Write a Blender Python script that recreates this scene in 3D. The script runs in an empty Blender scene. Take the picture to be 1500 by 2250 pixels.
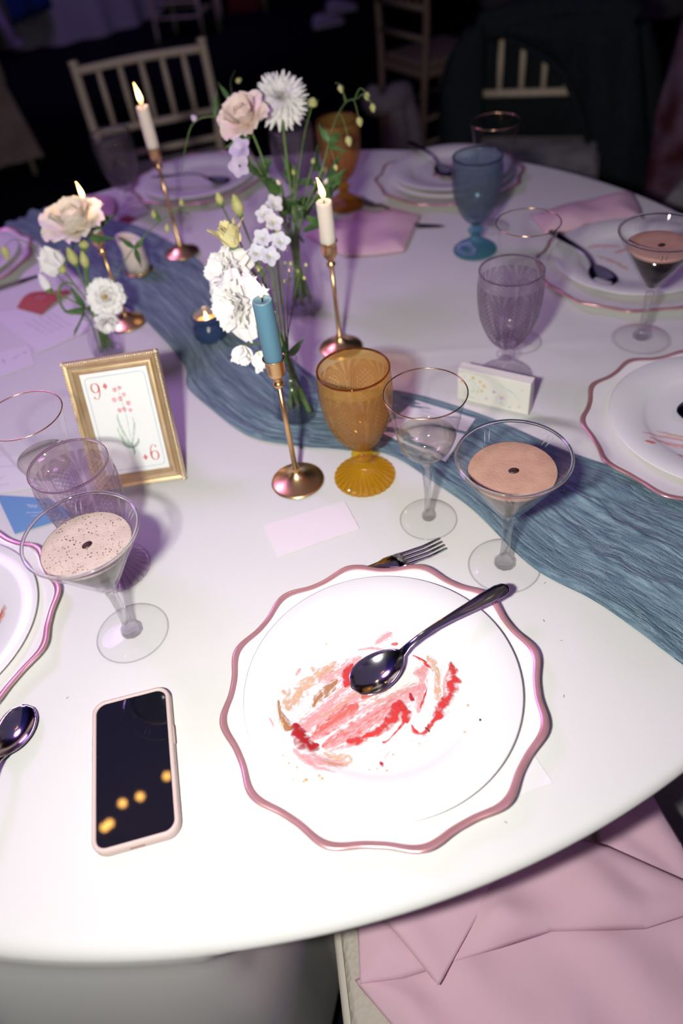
import bpy, bmesh, math, random
from mathutils import Vector, Matrix, noise
random.seed(7)
PI = math.pi
rad = math.radians
SC = bpy.context.scene
COL = SC.collection
T = 0.78          # height of the table top
R_TABLE = 0.846

# ------------------------------------------------------------------ camera
cam_d = bpy.data.cameras.new('camera')
cam = bpy.data.objects.new('camera', cam_d)
COL.objects.link(cam)
cr = Vector((0.98961, -0.10219, -0.10118)); cu = Vector((0.14381, 0.7032, 0.6963)); cf = Vector((0.0, 0.70361, -0.71059))
CAM = Vector((0.1076, -1.0154, T + 0.6307))
cam.matrix_world = Matrix(((cr.x, cu.x, -cf.x, CAM.x), (cr.y, cu.y, -cf.y, CAM.y), (cr.z, cu.z, -cf.z, CAM.z), (0, 0, 0, 1)))
cam_d.sensor_fit = 'VERTICAL'
cam_d.sensor_width = 24; cam_d.sensor_height = 36
cam_d.lens = 25.6
cam_d.clip_start = 0.02; cam_d.clip_end = 60
cam_d.dof.use_dof = True
cam_d.dof.focus_distance = 0.74
cam_d.dof.aperture_fstop = 2.6
SC.camera = cam

# ------------------------------------------------------------------ world, lights, exposure
w = bpy.data.worlds.new('night'); SC.world = w; w.use_nodes = True
w.node_tree.nodes['Background'].inputs[0].default_value = (0.05, 0.06, 0.11, 1)
w.node_tree.nodes['Background'].inputs[1].default_value = 0.1
vs = SC.view_settings
vs.view_transform = 'Standard'; vs.look = 'None'; vs.gamma = 1; vs.use_curve_mapping = False
vs.exposure = 0.0
SC.cycles.max_bounces = 14; SC.cycles.transmission_bounces = 12; SC.cycles.transparent_max_bounces = 24
SC.cycles.sample_clamp_indirect = 4.0
SC.cycles.caustics_reflective = False; SC.cycles.caustics_refractive = False


def aim(o, target):
    d = Vector(target) - o.location
    o.rotation_euler = d.to_track_quat('-Z', 'Y').to_euler()


def light(name, kind, loc, target, energy, color, **kw):
    d = bpy.data.lights.new(name, kind); d.energy = energy; d.color = color
    for k, v in kw.items():
        setattr(d, k, v)
    o = bpy.data.objects.new(name, d); COL.objects.link(o); o.location = loc; aim(o, target)
    return o


# the speedlight beside the lens, the violet stage wash from the far left, added unseen room and ceiling fills
light('camera_flash', 'AREA', (-0.03, -1.02, T + 0.66), (0.12, 0.30, T), 10.4, (1.0, 0.985, 0.92), shape='RECTANGLE', size=0.055, size_y=0.035)
light('stage_wash', 'SPOT', (-1.7, 1.5, 3.3), (-0.45, 0.08, T), 205, (0.68, 0.32, 1.0), spot_size=rad(42), spot_blend=1.0, shadow_soft_size=0.5)
light('stage_wash', 'SPOT', (1.9, -1.9, 3.3), (0.30, -0.65, T), 32, (0.74, 0.42, 1.0), spot_size=rad(44), spot_blend=1.0, shadow_soft_size=0.6)
light('room_fill', 'AREA', (0.4, 0.6, 3.45), (0.4, 0.6, 0), 3.6, (0.95, 0.76, 0.88), shape='RECTANGLE', size=4, size_y=4)  # weak overhead fill, added to lift the back area
light('room_fill', 'SPOT', (-0.6, 4.2, 3.3), (-1.3, 6.6, 0), 60, (0.5, 0.3, 1.0), spot_size=rad(80), spot_blend=1.0, shadow_soft_size=0.5)
light('ceiling_fill', 'SPOT', (-3.6, 2.2, 0.4), (-1.4, 1.0, 3.6), 340, (0.20, 0.22, 1.0), spot_size=rad(90), spot_blend=1.0, shadow_soft_size=0.2)  # added to tint the ceiling that phone screen and spoons reflect
light('ceiling_fill', 'SPOT', (2.8, -2.6, 0.4), (1.2, -1.2, 3.6), 60, (0.45, 0.2, 1.0), spot_size=rad(80), spot_blend=1.0, shadow_soft_size=0.2)

# ------------------------------------------------------------------ materials
MATS = {}


def mat(name, col, rough=0.5, metal=0.0, spec=0.5, trans=0.0, ior=1.45, sub=0.0, subr=(1, .4, .2), subs=0.01, emit=None, es=0.0,
        noise_col=None, nscale=20.0, bump=0.0, bscale=200.0, alpha=1.0, sheen=0.0, nstretch=(1, 1, 1), coat=0.0):
    if name in MATS:
        return MATS[name]
    m = bpy.data.materials.new(name); m.use_nodes = True
    nt = m.node_tree; b = nt.nodes['Principled BSDF']
    b.inputs['Base Color'].default_value = (*col, 1)
    b.inputs['Roughness'].default_value = rough; b.inputs['Metallic'].default_value = metal
    b.inputs['Specular IOR Level'].default_value = spec
    b.inputs['Transmission Weight'].default_value = trans; b.inputs['IOR'].default_value = ior
    b.inputs['Alpha'].default_value = alpha
    b.inputs['Coat Weight'].default_value = coat
    if sheen:
        b.inputs['Sheen Weight'].default_value = sheen
    if sub:
        b.inputs['Subsurface Weight'].default_value = sub
        b.inputs['Subsurface Radius'].default_value = subr; b.inputs['Subsurface Scale'].default_value = subs
    if emit:
        b.inputs['Emission Color'].default_value = (*emit, 1); b.inputs['Emission Strength'].default_value = es
    tc = nt.nodes.new('ShaderNodeTexCoord')
    mp = nt.nodes.new('ShaderNodeMapping'); mp.inputs['Scale'].default_value = nstretch
    nt.links.new(tc.outputs['Object'], mp.inputs[0])
    if noise_col:
        n = nt.nodes.new('ShaderNodeTexNoise'); n.inputs['Scale'].default_value = nscale; n.inputs['Detail'].default_value = 4
        r = nt.nodes.new('ShaderNodeValToRGB')
        r.color_ramp.elements[0].color = (*col, 1); r.color_ramp.elements[1].color = (*noise_col, 1)
        r.color_ramp.elements[0].position = .35; r.color_ramp.elements[1].position = .65
        nt.links.new(mp.outputs[0], n.inputs['Vector']); nt.links.new(n.outputs['Fac'], r.inputs[0]); nt.links.new(r.outputs[0], b.inputs['Base Color'])
    if bump:
        n2 = nt.nodes.new('ShaderNodeTexNoise'); n2.inputs['Scale'].default_value = bscale; n2.inputs['Detail'].default_value = 3
        bp = nt.nodes.new('ShaderNodeBump'); bp.inputs['Strength'].default_value = bump; bp.inputs['Distance'].default_value = 0.002
        nt.links.new(mp.outputs[0], n2.inputs['Vector']); nt.links.new(n2.outputs['Fac'], bp.inputs['Height']); nt.links.new(bp.outputs[0], b.inputs['Normal'])
    MATS[name] = m
    return m


def thin_glass(name, tint=(0.97, 0.97, 0.98), f0=.04, edge=.85, refr=0.0, rcol=None, ior=1.25, milk=0.0, deep=None):
    """thin clear sheet: tinted see-through, mirror-like toward grazing angles, optionally part refracting"""
    if name in MATS:
        return MATS[name]
    m = bpy.data.materials.new(name); m.use_nodes = True; nt = m.node_tree
    nt.nodes.remove(nt.nodes['Principled BSDF'])
    base = nt.nodes.new('ShaderNodeBsdfTransparent'); base.inputs[0].default_value = (*tint, 1)
    rel = None
    if deep:      # moulded ridges are thicker glass and so deeper in colour
        at = nt.nodes.new('ShaderNodeAttribute'); at.attribute_name = 'relief'; rel = at.outputs['Fac']
        mc = nt.nodes.new('ShaderNodeMixRGB'); mc.inputs[1].default_value = (*tint, 1); mc.inputs[2].default_value = (*deep, 1)
        nt.links.new(rel, mc.inputs[0]); nt.links.new(mc.outputs[0], base.inputs[0])
    base = base.outputs[0]
    if refr:
        g2 = nt.nodes.new('ShaderNodeBsdfRefraction'); g2.inputs[0].default_value = (*(rcol or tint), 1); g2.inputs['IOR'].default_value = ior; g2.inputs['Roughness'].default_value = .03
        x = nt.nodes.new('ShaderNodeMixShader'); x.inputs[0].default_value = refr
        nt.links.new(base, x.inputs[1]); nt.links.new(g2.outputs[0], x.inputs[2]); base = x.outputs[0]
    if milk:
        d = nt.nodes.new('ShaderNodeBsdfDiffuse'); d.inputs[0].default_value = (*(rcol or tint), 1)
        x = nt.nodes.new('ShaderNodeMixShader'); x.inputs[0].default_value = milk
        if rel:
            mm = nt.nodes.new('ShaderNodeMath'); mm.operation = 'MULTIPLY_ADD'; mm.inputs[1].default_value = .02; mm.inputs[2].default_value = milk
            nt.links.new(rel, mm.inputs[0]); nt.links.new(mm.outputs[0], x.inputs[0])
        nt.links.new(base, x.inputs[1]); nt.links.new(d.outputs[0], x.inputs[2]); base = x.outputs[0]
    g = nt.nodes.new('ShaderNodeBsdfGlossy'); g.inputs['Roughness'].default_value = 0.04
    lw = nt.nodes.new('ShaderNodeLayerWeight'); lw.inputs[0].default_value = .5
    pw = nt.nodes.new('ShaderNodeMath'); pw.operation = 'POWER'; pw.inputs[1].default_value = 4.5
    ma = nt.nodes.new('ShaderNodeMath'); ma.operation = 'MULTIPLY_ADD'; ma.inputs[1].default_value = edge; ma.inputs[2].default_value = f0
    mx = nt.nodes.new('ShaderNodeMixShader')
    nt.links.new(lw.outputs['Facing'], pw.inputs[0]); nt.links.new(pw.outputs[0], ma.inputs[0]); nt.links.new(ma.outputs[0], mx.inputs[0])
    nt.links.new(base, mx.inputs[1]); nt.links.new(g.outputs[0], mx.inputs[2])
    nt.links.new(mx.outputs[0], nt.nodes['Material Output'].inputs[0])
    MATS[name] = m
    return m


def weave_bump(m, scale, strength, dist=0.0006):
    nt = m.node_tree; b = nt.nodes['Principled BSDF']
    tc = nt.nodes.new('ShaderNodeTexCoord'); v = nt.nodes.new('ShaderNodeTexVoronoi'); v.inputs['Scale'].default_value = scale
    bp = nt.nodes.new('ShaderNodeBump'); bp.inputs['Strength'].default_value = strength; bp.inputs['Distance'].default_value = dist
    nt.links.new(tc.outputs['Object'], v.inputs['Vector']); nt.links.new(v.outputs['Distance'], bp.inputs['Height']); nt.links.new(bp.outputs[0], b.inputs['Normal'])


CLOTH = mat('white linen', (0.695, 0.695, 0.67), .9, spec=.15, bump=.12, bscale=900, sheen=.1)
CHINA = mat('white china', (0.80, 0.80, 0.785), .12, spec=.5)
CHARGER = mat('pearl charger glaze', (0.84, 0.82, 0.80), .15, spec=.5)
ROSEGOLD = mat('rose gold lustre', (0.80, 0.42, 0.45), .28, metal=.6, noise_col=(0.70, 0.36, 0.36), nscale=40)
BRASS = mat('brushed brass', (0.80, 0.53, 0.25), .3, metal=1.0, bump=.05, bscale=300, nstretch=(1, 1, 12))
STEEL = mat('polished steel', (0.62, 0.60, 0.62), .13, metal=1.0)
CLEAR = thin_glass('clear glass', (.99, .992, .992), .03, .75, .10, (.97, .98, .98), 1.4)
STEMG = thin_glass('solid clear glass', (.99, .992, .992), .035, .65, .25, (.98, .985, .985), 1.5)
RIMGLASS = mat('thick clear glass', (.96, .985, .98), .0, trans=1.0, ior=1.5)
THIN = thin_glass('thin clear glass', (.995, .995, .997), .014, .60)
PINKGLASS = thin_glass('blush pressed glass', (.975, .945, .965), .03, .5, .08, (.96, .90, .94), 1.3, .012, (.56, .42, .52))
CLEARPRESS = thin_glass('clear pressed glass', (.965, .945, .97), .03, .5, .08, (.95, .91, .95), 1.3, .015, (.50, .40, .50))
AMBER = thin_glass('amber pressed glass', (.98, .86, .60), .03, .4, .06, (.95, .62, .22), 1.3, .10, (.62, .26, .04))
AMBERDEEP = thin_glass('deep amber glass', (.97, .80, .22), .05, .4, .06, (.95, .64, .07), 1.25, .10, (.42, .15, .015))
TEALGLASS = thin_glass('smoky blue glass', (.68, .76, .82), .03, .4, .08, (.55, .64, .72), 1.3, .06, (.38, .48, .58))
TEALDEEP = thin_glass('teal glass', (.45, .76, .82), .05, .4, .08, (.36, .68, .76), 1.25, .10, (.08, .28, .36))
GOLDRIM = mat('gold rim', (0.80, 0.48, 0.30), .2, metal=1)
WAX = mat('ivory wax', (0.90, 0.80, 0.70), .45, sub=.6, subr=(1, .55, .3), subs=.012)
BLUEWAX = mat('blue wax', (0.10, 0.22, 0.30), .45, sub=.2, subr=(.5, .7, 1), subs=.006)
WICK = mat('charred wick', (0.02, 0.015, 0.01), .9)
FLAME = mat('candle flame', (1, .8, .5), .5, emit=(1.0, 0.62, 0.24), es=26)
_nt = FLAME.node_tree      # hottest low in the flame, orange toward the tip
_tc = _nt.nodes.new('ShaderNodeTexCoord'); _sp = _nt.nodes.new('ShaderNodeSeparateXYZ'); _rp = _nt.nodes.new('ShaderNodeValToRGB')
_nt.links.new(_tc.outputs['Generated'], _sp.inputs[0]); _nt.links.new(_sp.outputs[2], _rp.inputs[0]); _nt.links.new(_rp.outputs[0], _nt.nodes['Principled BSDF'].inputs['Emission Color'])
_e = _rp.color_ramp.elements; _e[0].position = 0.0; _e[0].color = (.30, .09, .02, 1); _e[1].position = 1.0; _e[1].color = (.22, .060, .010, 1)
for _p, _c in ((.16, (.7, .30, .08, 1)), (.34, (1, .70, .34, 1)), (.60, (1, .66, .28, 1)), (.84, (.45, .17, .035, 1))):
    _q = _e.new(_p); _q.color = _c
_nt.nodes['Principled BSDF'].inputs['Emission Strength'].default_value = 7
GREEN = mat('stem green', (0.10, 0.19, 0.05), .5, noise_col=(0.17, 0.27, 0.08), nscale=60)
LEAF = mat('leaf green', (0.05, 0.13, 0.04), .45, noise_col=(0.10, 0.20, 0.06), nscale=80)
BUDGREEN = mat('bud green', (0.48, 0.52, 0.16), .5, noise_col=(0.62, 0.60, 0.28), nscale=70)
PETALW = mat('white petal', (0.93, 0.91, 0.88), .6, sub=.25, subr=(1, .8, .7), subs=.004)
PETALC = mat('cream petal', (0.94, 0.84, 0.70), .6, sub=.25, subr=(1, .7, .5), subs=.004, noise_col=(0.95, 0.89, 0.80), nscale=60)
PETALP = mat('blush petal', (0.93, 0.75, 0.67), .6, sub=.25, subr=(1, .6, .5), subs=.004, noise_col=(0.94, 0.82, 0.75), nscale=60)
PETALY = mat('lemon petal', (0.82, 0.74, 0.36), .6, sub=.25, subr=(1, .8, .4), subs=.004, noise_col=(0.86, 0.80, 0.48), nscale=50)
PETALB = mat('pale blue petal', (0.66, 0.68, 0.84), .6, sub=.2, subr=(.8, .8, 1), subs=.004, noise_col=(0.84, 0.82, 0.86), nscale=90)
PETALL = mat('lilac petal', (0.66, 0.56, 0.76), .6)
NAPKIN = mat('pink linen napkin', (0.72, 0.48, 0.57), .9, spec=.1, bump=.1, bscale=900)
LIMEWOOD = mat('limewashed wood', (0.72, 0.58, 0.45), .55, noise_col=(0.80, 0.67, 0.53), nscale=14, nstretch=(8, 8, 1))
CREAMWOOD = mat('cream painted wood', (0.62, 0.56, 0.48), .5, noise_col=(0.68, 0.62, 0.54), nscale=10)
SEATPAD = mat('woven cream seat pad', (0.55, 0.50, 0.43), .9, spec=.1)
weave_bump(SEATPAD, 160, .9, .0015)
NAVYWOOL = mat('charcoal navy wool', (0.018, 0.022, 0.030), .95, spec=.1, noise_col=(0.026, 0.03, 0.036), nscale=60)
FLOORM = mat('dark carpet', (0.006, 0.009, 0.016), .95, spec=.1, noise_col=(0.009, 0.012, 0.02), nscale=40)
WALLM = mat('dark drape', (0.03, 0.03, 0.05), .95, spec=.05)
CEILM = mat('dark marquee ceiling', (0.16, 0.15, 0.30), .9, spec=.05)
PAPER = mat('white card stock', (0.76, 0.74, 0.76), .8, spec=.1)
INK = mat('grey ink', (0.30, 0.26, 0.36), .8)


# ------------------------------------------------------------------ mesh helpers
def mesh(name, V, F, m, parent=None, loc=None, smooth=True, recalc=True, rot=None, uv=None):
    me = bpy.data.meshes.new(name)
    me.from_pydata([tuple(v) for v in V], [], F)
    if recalc:
        bm = bmesh.new(); bm.from_mesh(me); bmesh.ops.recalc_face_normals(bm, faces=bm.faces); bm.to_mesh(me); bm.free()
    if smooth:
        me.polygons.foreach_set('use_smooth', [True] * len(me.polygons))
    if uv:
        L = me.uv_layers.new(name='UVMap')
        for lp in me.loops:
            L.data[lp.index].uv = uv[lp.vertex_index]
    if m:
        me.materials.append(m)
    me.update()
    o = bpy.data.objects.new(name, me); COL.objects.link(o)
    if parent:
        o.parent = parent
    if loc is not None:
        o.location = loc
    if rot is not None:
        o.rotation_euler = rot
    return o


def link(name, me, parent=None, matrix=None, m=None):
    o = bpy.data.objects.new(name, me); COL.objects.link(o)
    if parent:
        o.parent = parent
    if matrix is not None:
        o.matrix_basis = matrix
    if m:
        o.material_slots[0].link = 'OBJECT'; o.material_slots[0].material = m
    return o


def tag(o, label, cat, group=None, kind=None):
    if label:
        o['label'] = label
    if cat:
        o['category'] = cat
    if group:
        o['group'] = group
    if kind:
        o['kind'] = kind
    return o


def thing(name, label, cat, loc=(0, 0, 0), rz=0, group=None):
    o = bpy.data.objects.new(name, None); COL.objects.link(o)
    o.empty_display_size = .02; o.location = loc; o.rotation_euler = (0, 0, rz)
    return tag(o, label, cat, group)


def lathe(prof, n=48, mod=None):
    V = []; F = []; rings = []
    for i, (r, z) in enumerate(prof):
        if r < 1e-6:
            rings.append([len(V)]); V.append((0, 0, z))
        else:
            ring = []
            for k in range(n):
                a = 2 * PI * k / n
                rr, zz = mod(a, i, r, z) if mod else (r, z)
                ring.append(len(V)); V.append((rr * math.cos(a), rr * math.sin(a), zz))
            rings.append(ring)
    for A, B in zip(rings, rings[1:]):
        if len(A) == 1 and len(B) == 1:
            continue
        for k in range(n):
            k2 = (k + 1) % n
            if len(A) == 1:
                F.append((A[0], B[k], B[k2]))
            elif len(B) == 1:
                F.append((A[k], A[k2], B[0]))
            else:
                F.append((A[k], A[k2], B[k2], B[k]))
    return V, F


def smooth_prof(pts, sub=4):
    out = []
    n = len(pts)
    for i in range(n - 1):
        p0 = pts[max(i - 1, 0)]; p1 = pts[i]; p2 = pts[i + 1]; p3 = pts[min(i + 2, n - 1)]
        for s in range(sub):
            t = s / sub
            out.append(tuple(.5 * ((2 * p1[k]) + (-p0[k] + p2[k]) * t + (2 * p0[k] - 5 * p1[k] + 4 * p2[k] - p3[k]) * t * t + (-p0[k] + 3 * p1[k] - 3 * p2[k] + p3[k]) * t ** 3) for k in range(len(p1))))
    out.append(tuple(pts[-1]))
    return out


def tube(pts, rads, n=8, sub=1, cap=True):
    if not hasattr(rads, '__len__'):
        rads = [rads] * len(pts)
    q = [(*p, r) for p, r in zip(pts, rads)]
    if sub > 1 and len(q) > 2:
        q = smooth_prof(q, sub)
    V = []; F = []
    P = [Vector(a[:3]) for a in q]
    up = None
    for i, p in enumerate(P):
        d = (P[min(i + 1, len(P) - 1)] - P[max(i - 1, 0)]).normalized()
        if up is None:
            up = d.orthogonal().normalized()
        up = (up - d * up.dot(d)).normalized()
        s = d.cross(up)
        for k in range(n):
            a = 2 * PI * k / n
            V.append(p + (up * math.cos(a) + s * math.sin(a)) * max(q[i][3], 1e-5))
    for i in range(len(P) - 1):
        for k in range(n):
            F.append((i * n + k, i * n + (k + 1) % n, (i + 1) * n + (k + 1) % n, (i + 1) * n + k))
    if cap:
        F.append(tuple(range(n))[::-1]); F.append(tuple(range((len(P) - 1) * n, len(P) * n)))
    return V, F


def box(x0, x1, y0, y1, z0, z1, bev=0.0):
    bm = bmesh.new()
    bmesh.ops.create_cube(bm, size=1)
    for v in bm.verts:
        v.co = Vector(((x0 + x1) / 2 + v.co.x * (x1 - x0), (y0 + y1) / 2 + v.co.y * (y1 - y0), (z0 + z1) / 2 + v.co.z * (z1 - z0)))
    if bev:
        bmesh.ops.bevel(bm, geom=bm.edges[:], offset=bev, segments=3, affect='EDGES', profile=.5)
    V = [v.co.copy() for v in bm.verts]
    bm.verts.index_update()
    F = [tuple(v.index for v in f.verts) for f in bm.faces]
    bm.free()
    return V, F


def join(*parts):
    V = []; F = []
    for v, f in parts:
        k = len(V); V += list(v); F += [tuple(i + k for i in q) for q in f]
    return V, F


def xform(VF, M):
    return [M @ Vector(v) for v in VF[0]], VF[1]


def rrect(w, h, r, n=8):
    P = []
    for cx, cy, a0 in ((w / 2 - r, h / 2 - r, 0), (-w / 2 + r, h / 2 - r, 90), (-w / 2 + r, -h / 2 + r, 180), (w / 2 - r, -h / 2 + r, 270)):
        for k in range(n + 1):
            a = rad(a0 + 90 * k / n); P.append((cx + r * math.cos(a), cy + r * math.sin(a)))
    return P


def loft(loops, closed=True, caps=True):
    n = len(loops[0]); V = [p for l in loops for p in l]; F = []
    for i in range(len(loops) - 1):
        for k in range(n if closed else n - 1):
            F.append((i * n + k, i * n + (k + 1) % n, (i + 1) * n + (k + 1) % n, (i + 1) * n + k))
    if caps:
        F.append(tuple(range(n))[::-1]); F.append(tuple(range((len(loops) - 1) * n, len(loops) * n)))
    return V, F


def grid(nu, nv, fn):
    V = []; F = []
    for j in range(nv):
        for i in range(nu):
            V.append(fn(i / (nu - 1), j / (nv - 1)))
    for j in range(nv - 1):
        for i in range(nu - 1):
            a = j * nu + i; F.append((a, a + 1, a + nu + 1, a + nu))
    return V, F


def torus(R, r, z, n=64, k=8):
    V = []; F = []
    for i in range(n):
        a = 2 * PI * i / n
        for j in range(k):
            b = 2 * PI * j / k
            V.append(((R + r * math.cos(b)) * math.cos(a), (R + r * math.cos(b)) * math.sin(a), z + r * math.sin(b)))
    for i in range(n):
        for j in range(k):
            F.append((i * k + j, ((i + 1) % n) * k + j, ((i + 1) % n) * k + (j + 1) % k, i * k + (j + 1) % k))
    return V, F


def sheet(poly, zfn, cuts=3):
    """flat polygon subdivided finely, lifted by zfn(x, y, edge_distance)"""
    bm = bmesh.new()
    f = bm.faces.new([bm.verts.new((x, y, 0)) for x, y in poly])
    bmesh.ops.triangulate(bm, faces=[f])
    for _ in range(cuts):
        bmesh.ops.subdivide_edges(bm, edges=bm.edges[:], cuts=1, use_grid_fill=True)
    P = [Vector((x, y)) for x, y in poly]

    def ed(x, y):
        q = Vector((x, y)); d = 9
        for a, b in zip(P, P[1:] + P[:1]):
            ab = b - a; t = max(0, min(1, (q - a).dot(ab) / max(ab.length_squared, 1e-12))); d = min(d, (a + ab * t - q).length)
        return d
    V = [(v.co.x, v.co.y, zfn(v.co.x, v.co.y, ed(v.co.x, v.co.y))) for v in bm.verts]
    bm.verts.index_update()
    F = [tuple(v.index for v in f.verts) for f in bm.faces]
    bm.free()
    return V, F


def solid(o, th, sub=0):
    md = o.modifiers.new('thickness', 'SOLIDIFY'); md.thickness = th; md.offset = 1
    if sub:
        s = o.modifiers.new('soft', 'SUBSURF'); s.levels = sub; s.render_levels = sub
    return o


def N(x, y, z=0):
    return noise.noise(Vector((x, y, z)))


# ------------------------------------------------------------------ the room
def struct(name, V, F, m):
    return tag(mesh(name, V, F, m, smooth=False), None, None, kind='structure')


struct('floor', *box(-6, 6, -3.5, 10.5, -.1, 0), FLOORM)
struct('wall_back', *box(-6, 6, 10.5, 10.6, 0, 3.6), WALLM)
struct('wall_front', *box(-6, 6, -3.6, -3.5, 0, 3.6), WALLM)
struct('wall_left', *box(-6.1, -6, -3.5, 10.5, 0, 3.6), WALLM)
struct('wall_right', *box(6, 6.1, -3.5, 10.5, 0, 3.6), WALLM)
struct('ceiling', *box(-6, 6, -3.5, 10.5, 3.6, 3.7), CEILM)

# festoon bulbs under the ceiling (seen mirrored in the phone screen)
BULB = mat('warm bulb', (1, .8, .5), .5, emit=(1.0, 0.48, 0.10), es=38)
for i, (x, y) in enumerate(((-1.08, .5), (-1.0, .52), (-1.15, .40), (-1.13, .415), (-.88, .6))):
    t = thing('festoon_bulb', 'small warm round bulb hanging from the dark ceiling', 'light', (x, y, T + 2.6), 0, 'festoon bulbs')
    mesh('bulb', *lathe([(0, -.018), (.012, -.013), (.017, 0), (.012, .013), (.006, .02), (0, .021)], 16), BULB, t)
    mesh('cord', *tube([(0, 0, .02), (0, 0, .22)], .002, 6), WICK, t)

# ------------------------------------------------------------------ round table and its cloth
t = thing('banquet_table', 'round banquet table hidden beneath the long white cloth', 'table', (0, 0, 0))
mesh('tabletop', *lathe([(0, T - .035), (.825, T - .035), (.83, T - .02), (.825, T - .008), (0, T - .008)], 96), LIMEWOOD, t)
for k in range(4):
    a = PI / 4 + k * PI / 2
    mesh('leg', *tube([(.42 * math.cos(a), .42 * math.sin(a), 0), (.42 * math.cos(a), .42 * math.sin(a), T - .03)], .02, 12), LIMEWOOD, t)


def push(a):
    """how far the chair seat tucks the hanging cloth inward at this angle"""
    d = math.degrees(a)
    d = (d + 180) % 360 - 180
    s = lambda e0, e1, x: (lambda q: q * q * (3 - 2 * q))(max(0, min(1, (x - e0) / (e1 - e0))))
    return s(-93.5, -88, d) * (1 - s(-55, -48, d))


def cloth_pt(a, s):
    """s: distance along the cloth from the centre"""
    if s <= R_TABLE - .012:
        x, y = s * math.cos(a), s * math.sin(a)
        z = .0005 * N(x * 9, y * 9, 1) + .0004 * N(x * 30, y * 4, 3)
        z += .0012 * math.exp(-((y + .05 + .12 * x + .02 * N(x * 5, 0, 3)) / .006) ** 2) * (1 if x > .1 else .2)
        z += .0009 * math.exp(-((x * .72 + y * .69 + .72) / .004) ** 2) * (1 if x < 0 else 0)
        return Vector((x, y, T + z))
    d = s - (R_TABLE - .012)
    q = .012
    if d < q * PI / 2:
        r = R_TABLE - q + q * math.sin(d / q); z = -q + q * math.cos(d / q)
    else:
        r = R_TABLE; z = -q - (d - q * PI / 2)
    dep = -z
    g = min(1, max(0, dep - .03) / .35)
    dg = (math.degrees(a) + 180) % 360 - 180
    fl = math.exp(-((dg + 38) / 10) ** 2) + math.exp(-((dg + 116) / 20) ** 2)
    r += fl * (.012 * min(1, d / .02) + .10 * dep)
    g *= 1 - .35 * min(1, fl)
    wave = .028 * math.sin(a * 13 + 2.2 * N(a * 2, 0, 4) + .5) + .014 * math.sin(a * 29 + 3 * N(a * 3, 1, 4) + dep * 2)
    r += g * (wave + .02) - .006 * min(1, dep / .05)
    p = push(a)
    r -= p * .19 * min(1, max(0, dep - .012) / .13) ** .8
    return Vector((r * math.cos(a), r * math.sin(a), T + z))


def build_cloth():
    NA = 288
    ss = [0.0001] + [R_TABLE * .985 * (i / 44) for i in range(1, 45)] + [R_TABLE - .011 + .0038 * i for i in range(0, 6)] + [R_TABLE + .016 + .66 * (i / 30) ** 1.15 for i in range(1, 31)]
    V = []; F = []
    for s in ss:
        for k in range(NA):
            V.append(cloth_pt(2 * PI * k / NA, s))
    for i in range(len(ss) - 1):
        for k in range(NA):
            F.append((i * NA + k, i * NA + (k + 1) % NA, (i + 1) * NA + (k + 1) % NA, (i + 1) * NA + k))
    F.append(tuple(range(NA))[::-1])
    o = mesh('tablecloth', V, F, CLOTH, recalc=False)
    tag(o, 'long white linen cloth draped over the round table', 'tablecloth')


build_cloth()

# ------------------------------------------------------------------ gauze runner
LOW = [(-.64, .77), (-.556, .665), (-.454, .539), (-.369, .409), (-.295, .276), (-.199, .167), (-.108, -.014), (-.09, -.092), (-.015, -.208), (.053, -.258), (.125, -.279), (.187, -.311), (.246, -.4), (.306, -.52), (.362, -.586), (.409, -.663), (.47, -.74), (.54, -.83)]
UPP = [(-.60, .86), (-.50, .75), (-.40, .69), (-.31, .60), (-.202, .5), (-.1, .345), (-.045, .206), (.02, .05), (.101, -.11), (.16, -.15), (.222, -.172), (.314, -.25), (.4, -.345), (.466, -.406), (.504, -.446), (.58, -.53), (.66, -.62), (.74, -.72)]


def surf(x, y, lift):
    r = math.hypot(x, y)
    if r <= R_TABLE - .012:
        return Vector((x, y, T + lift))
    p = cloth_pt(math.atan2(y, x), r)
    c = Vector((x / r, y / r, 0))
    d = min(1, (r - R_TABLE + .012) / .03)
    return p + c * (lift + .004) * d + Vector((0, 0, lift * (1 - d)))


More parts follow.
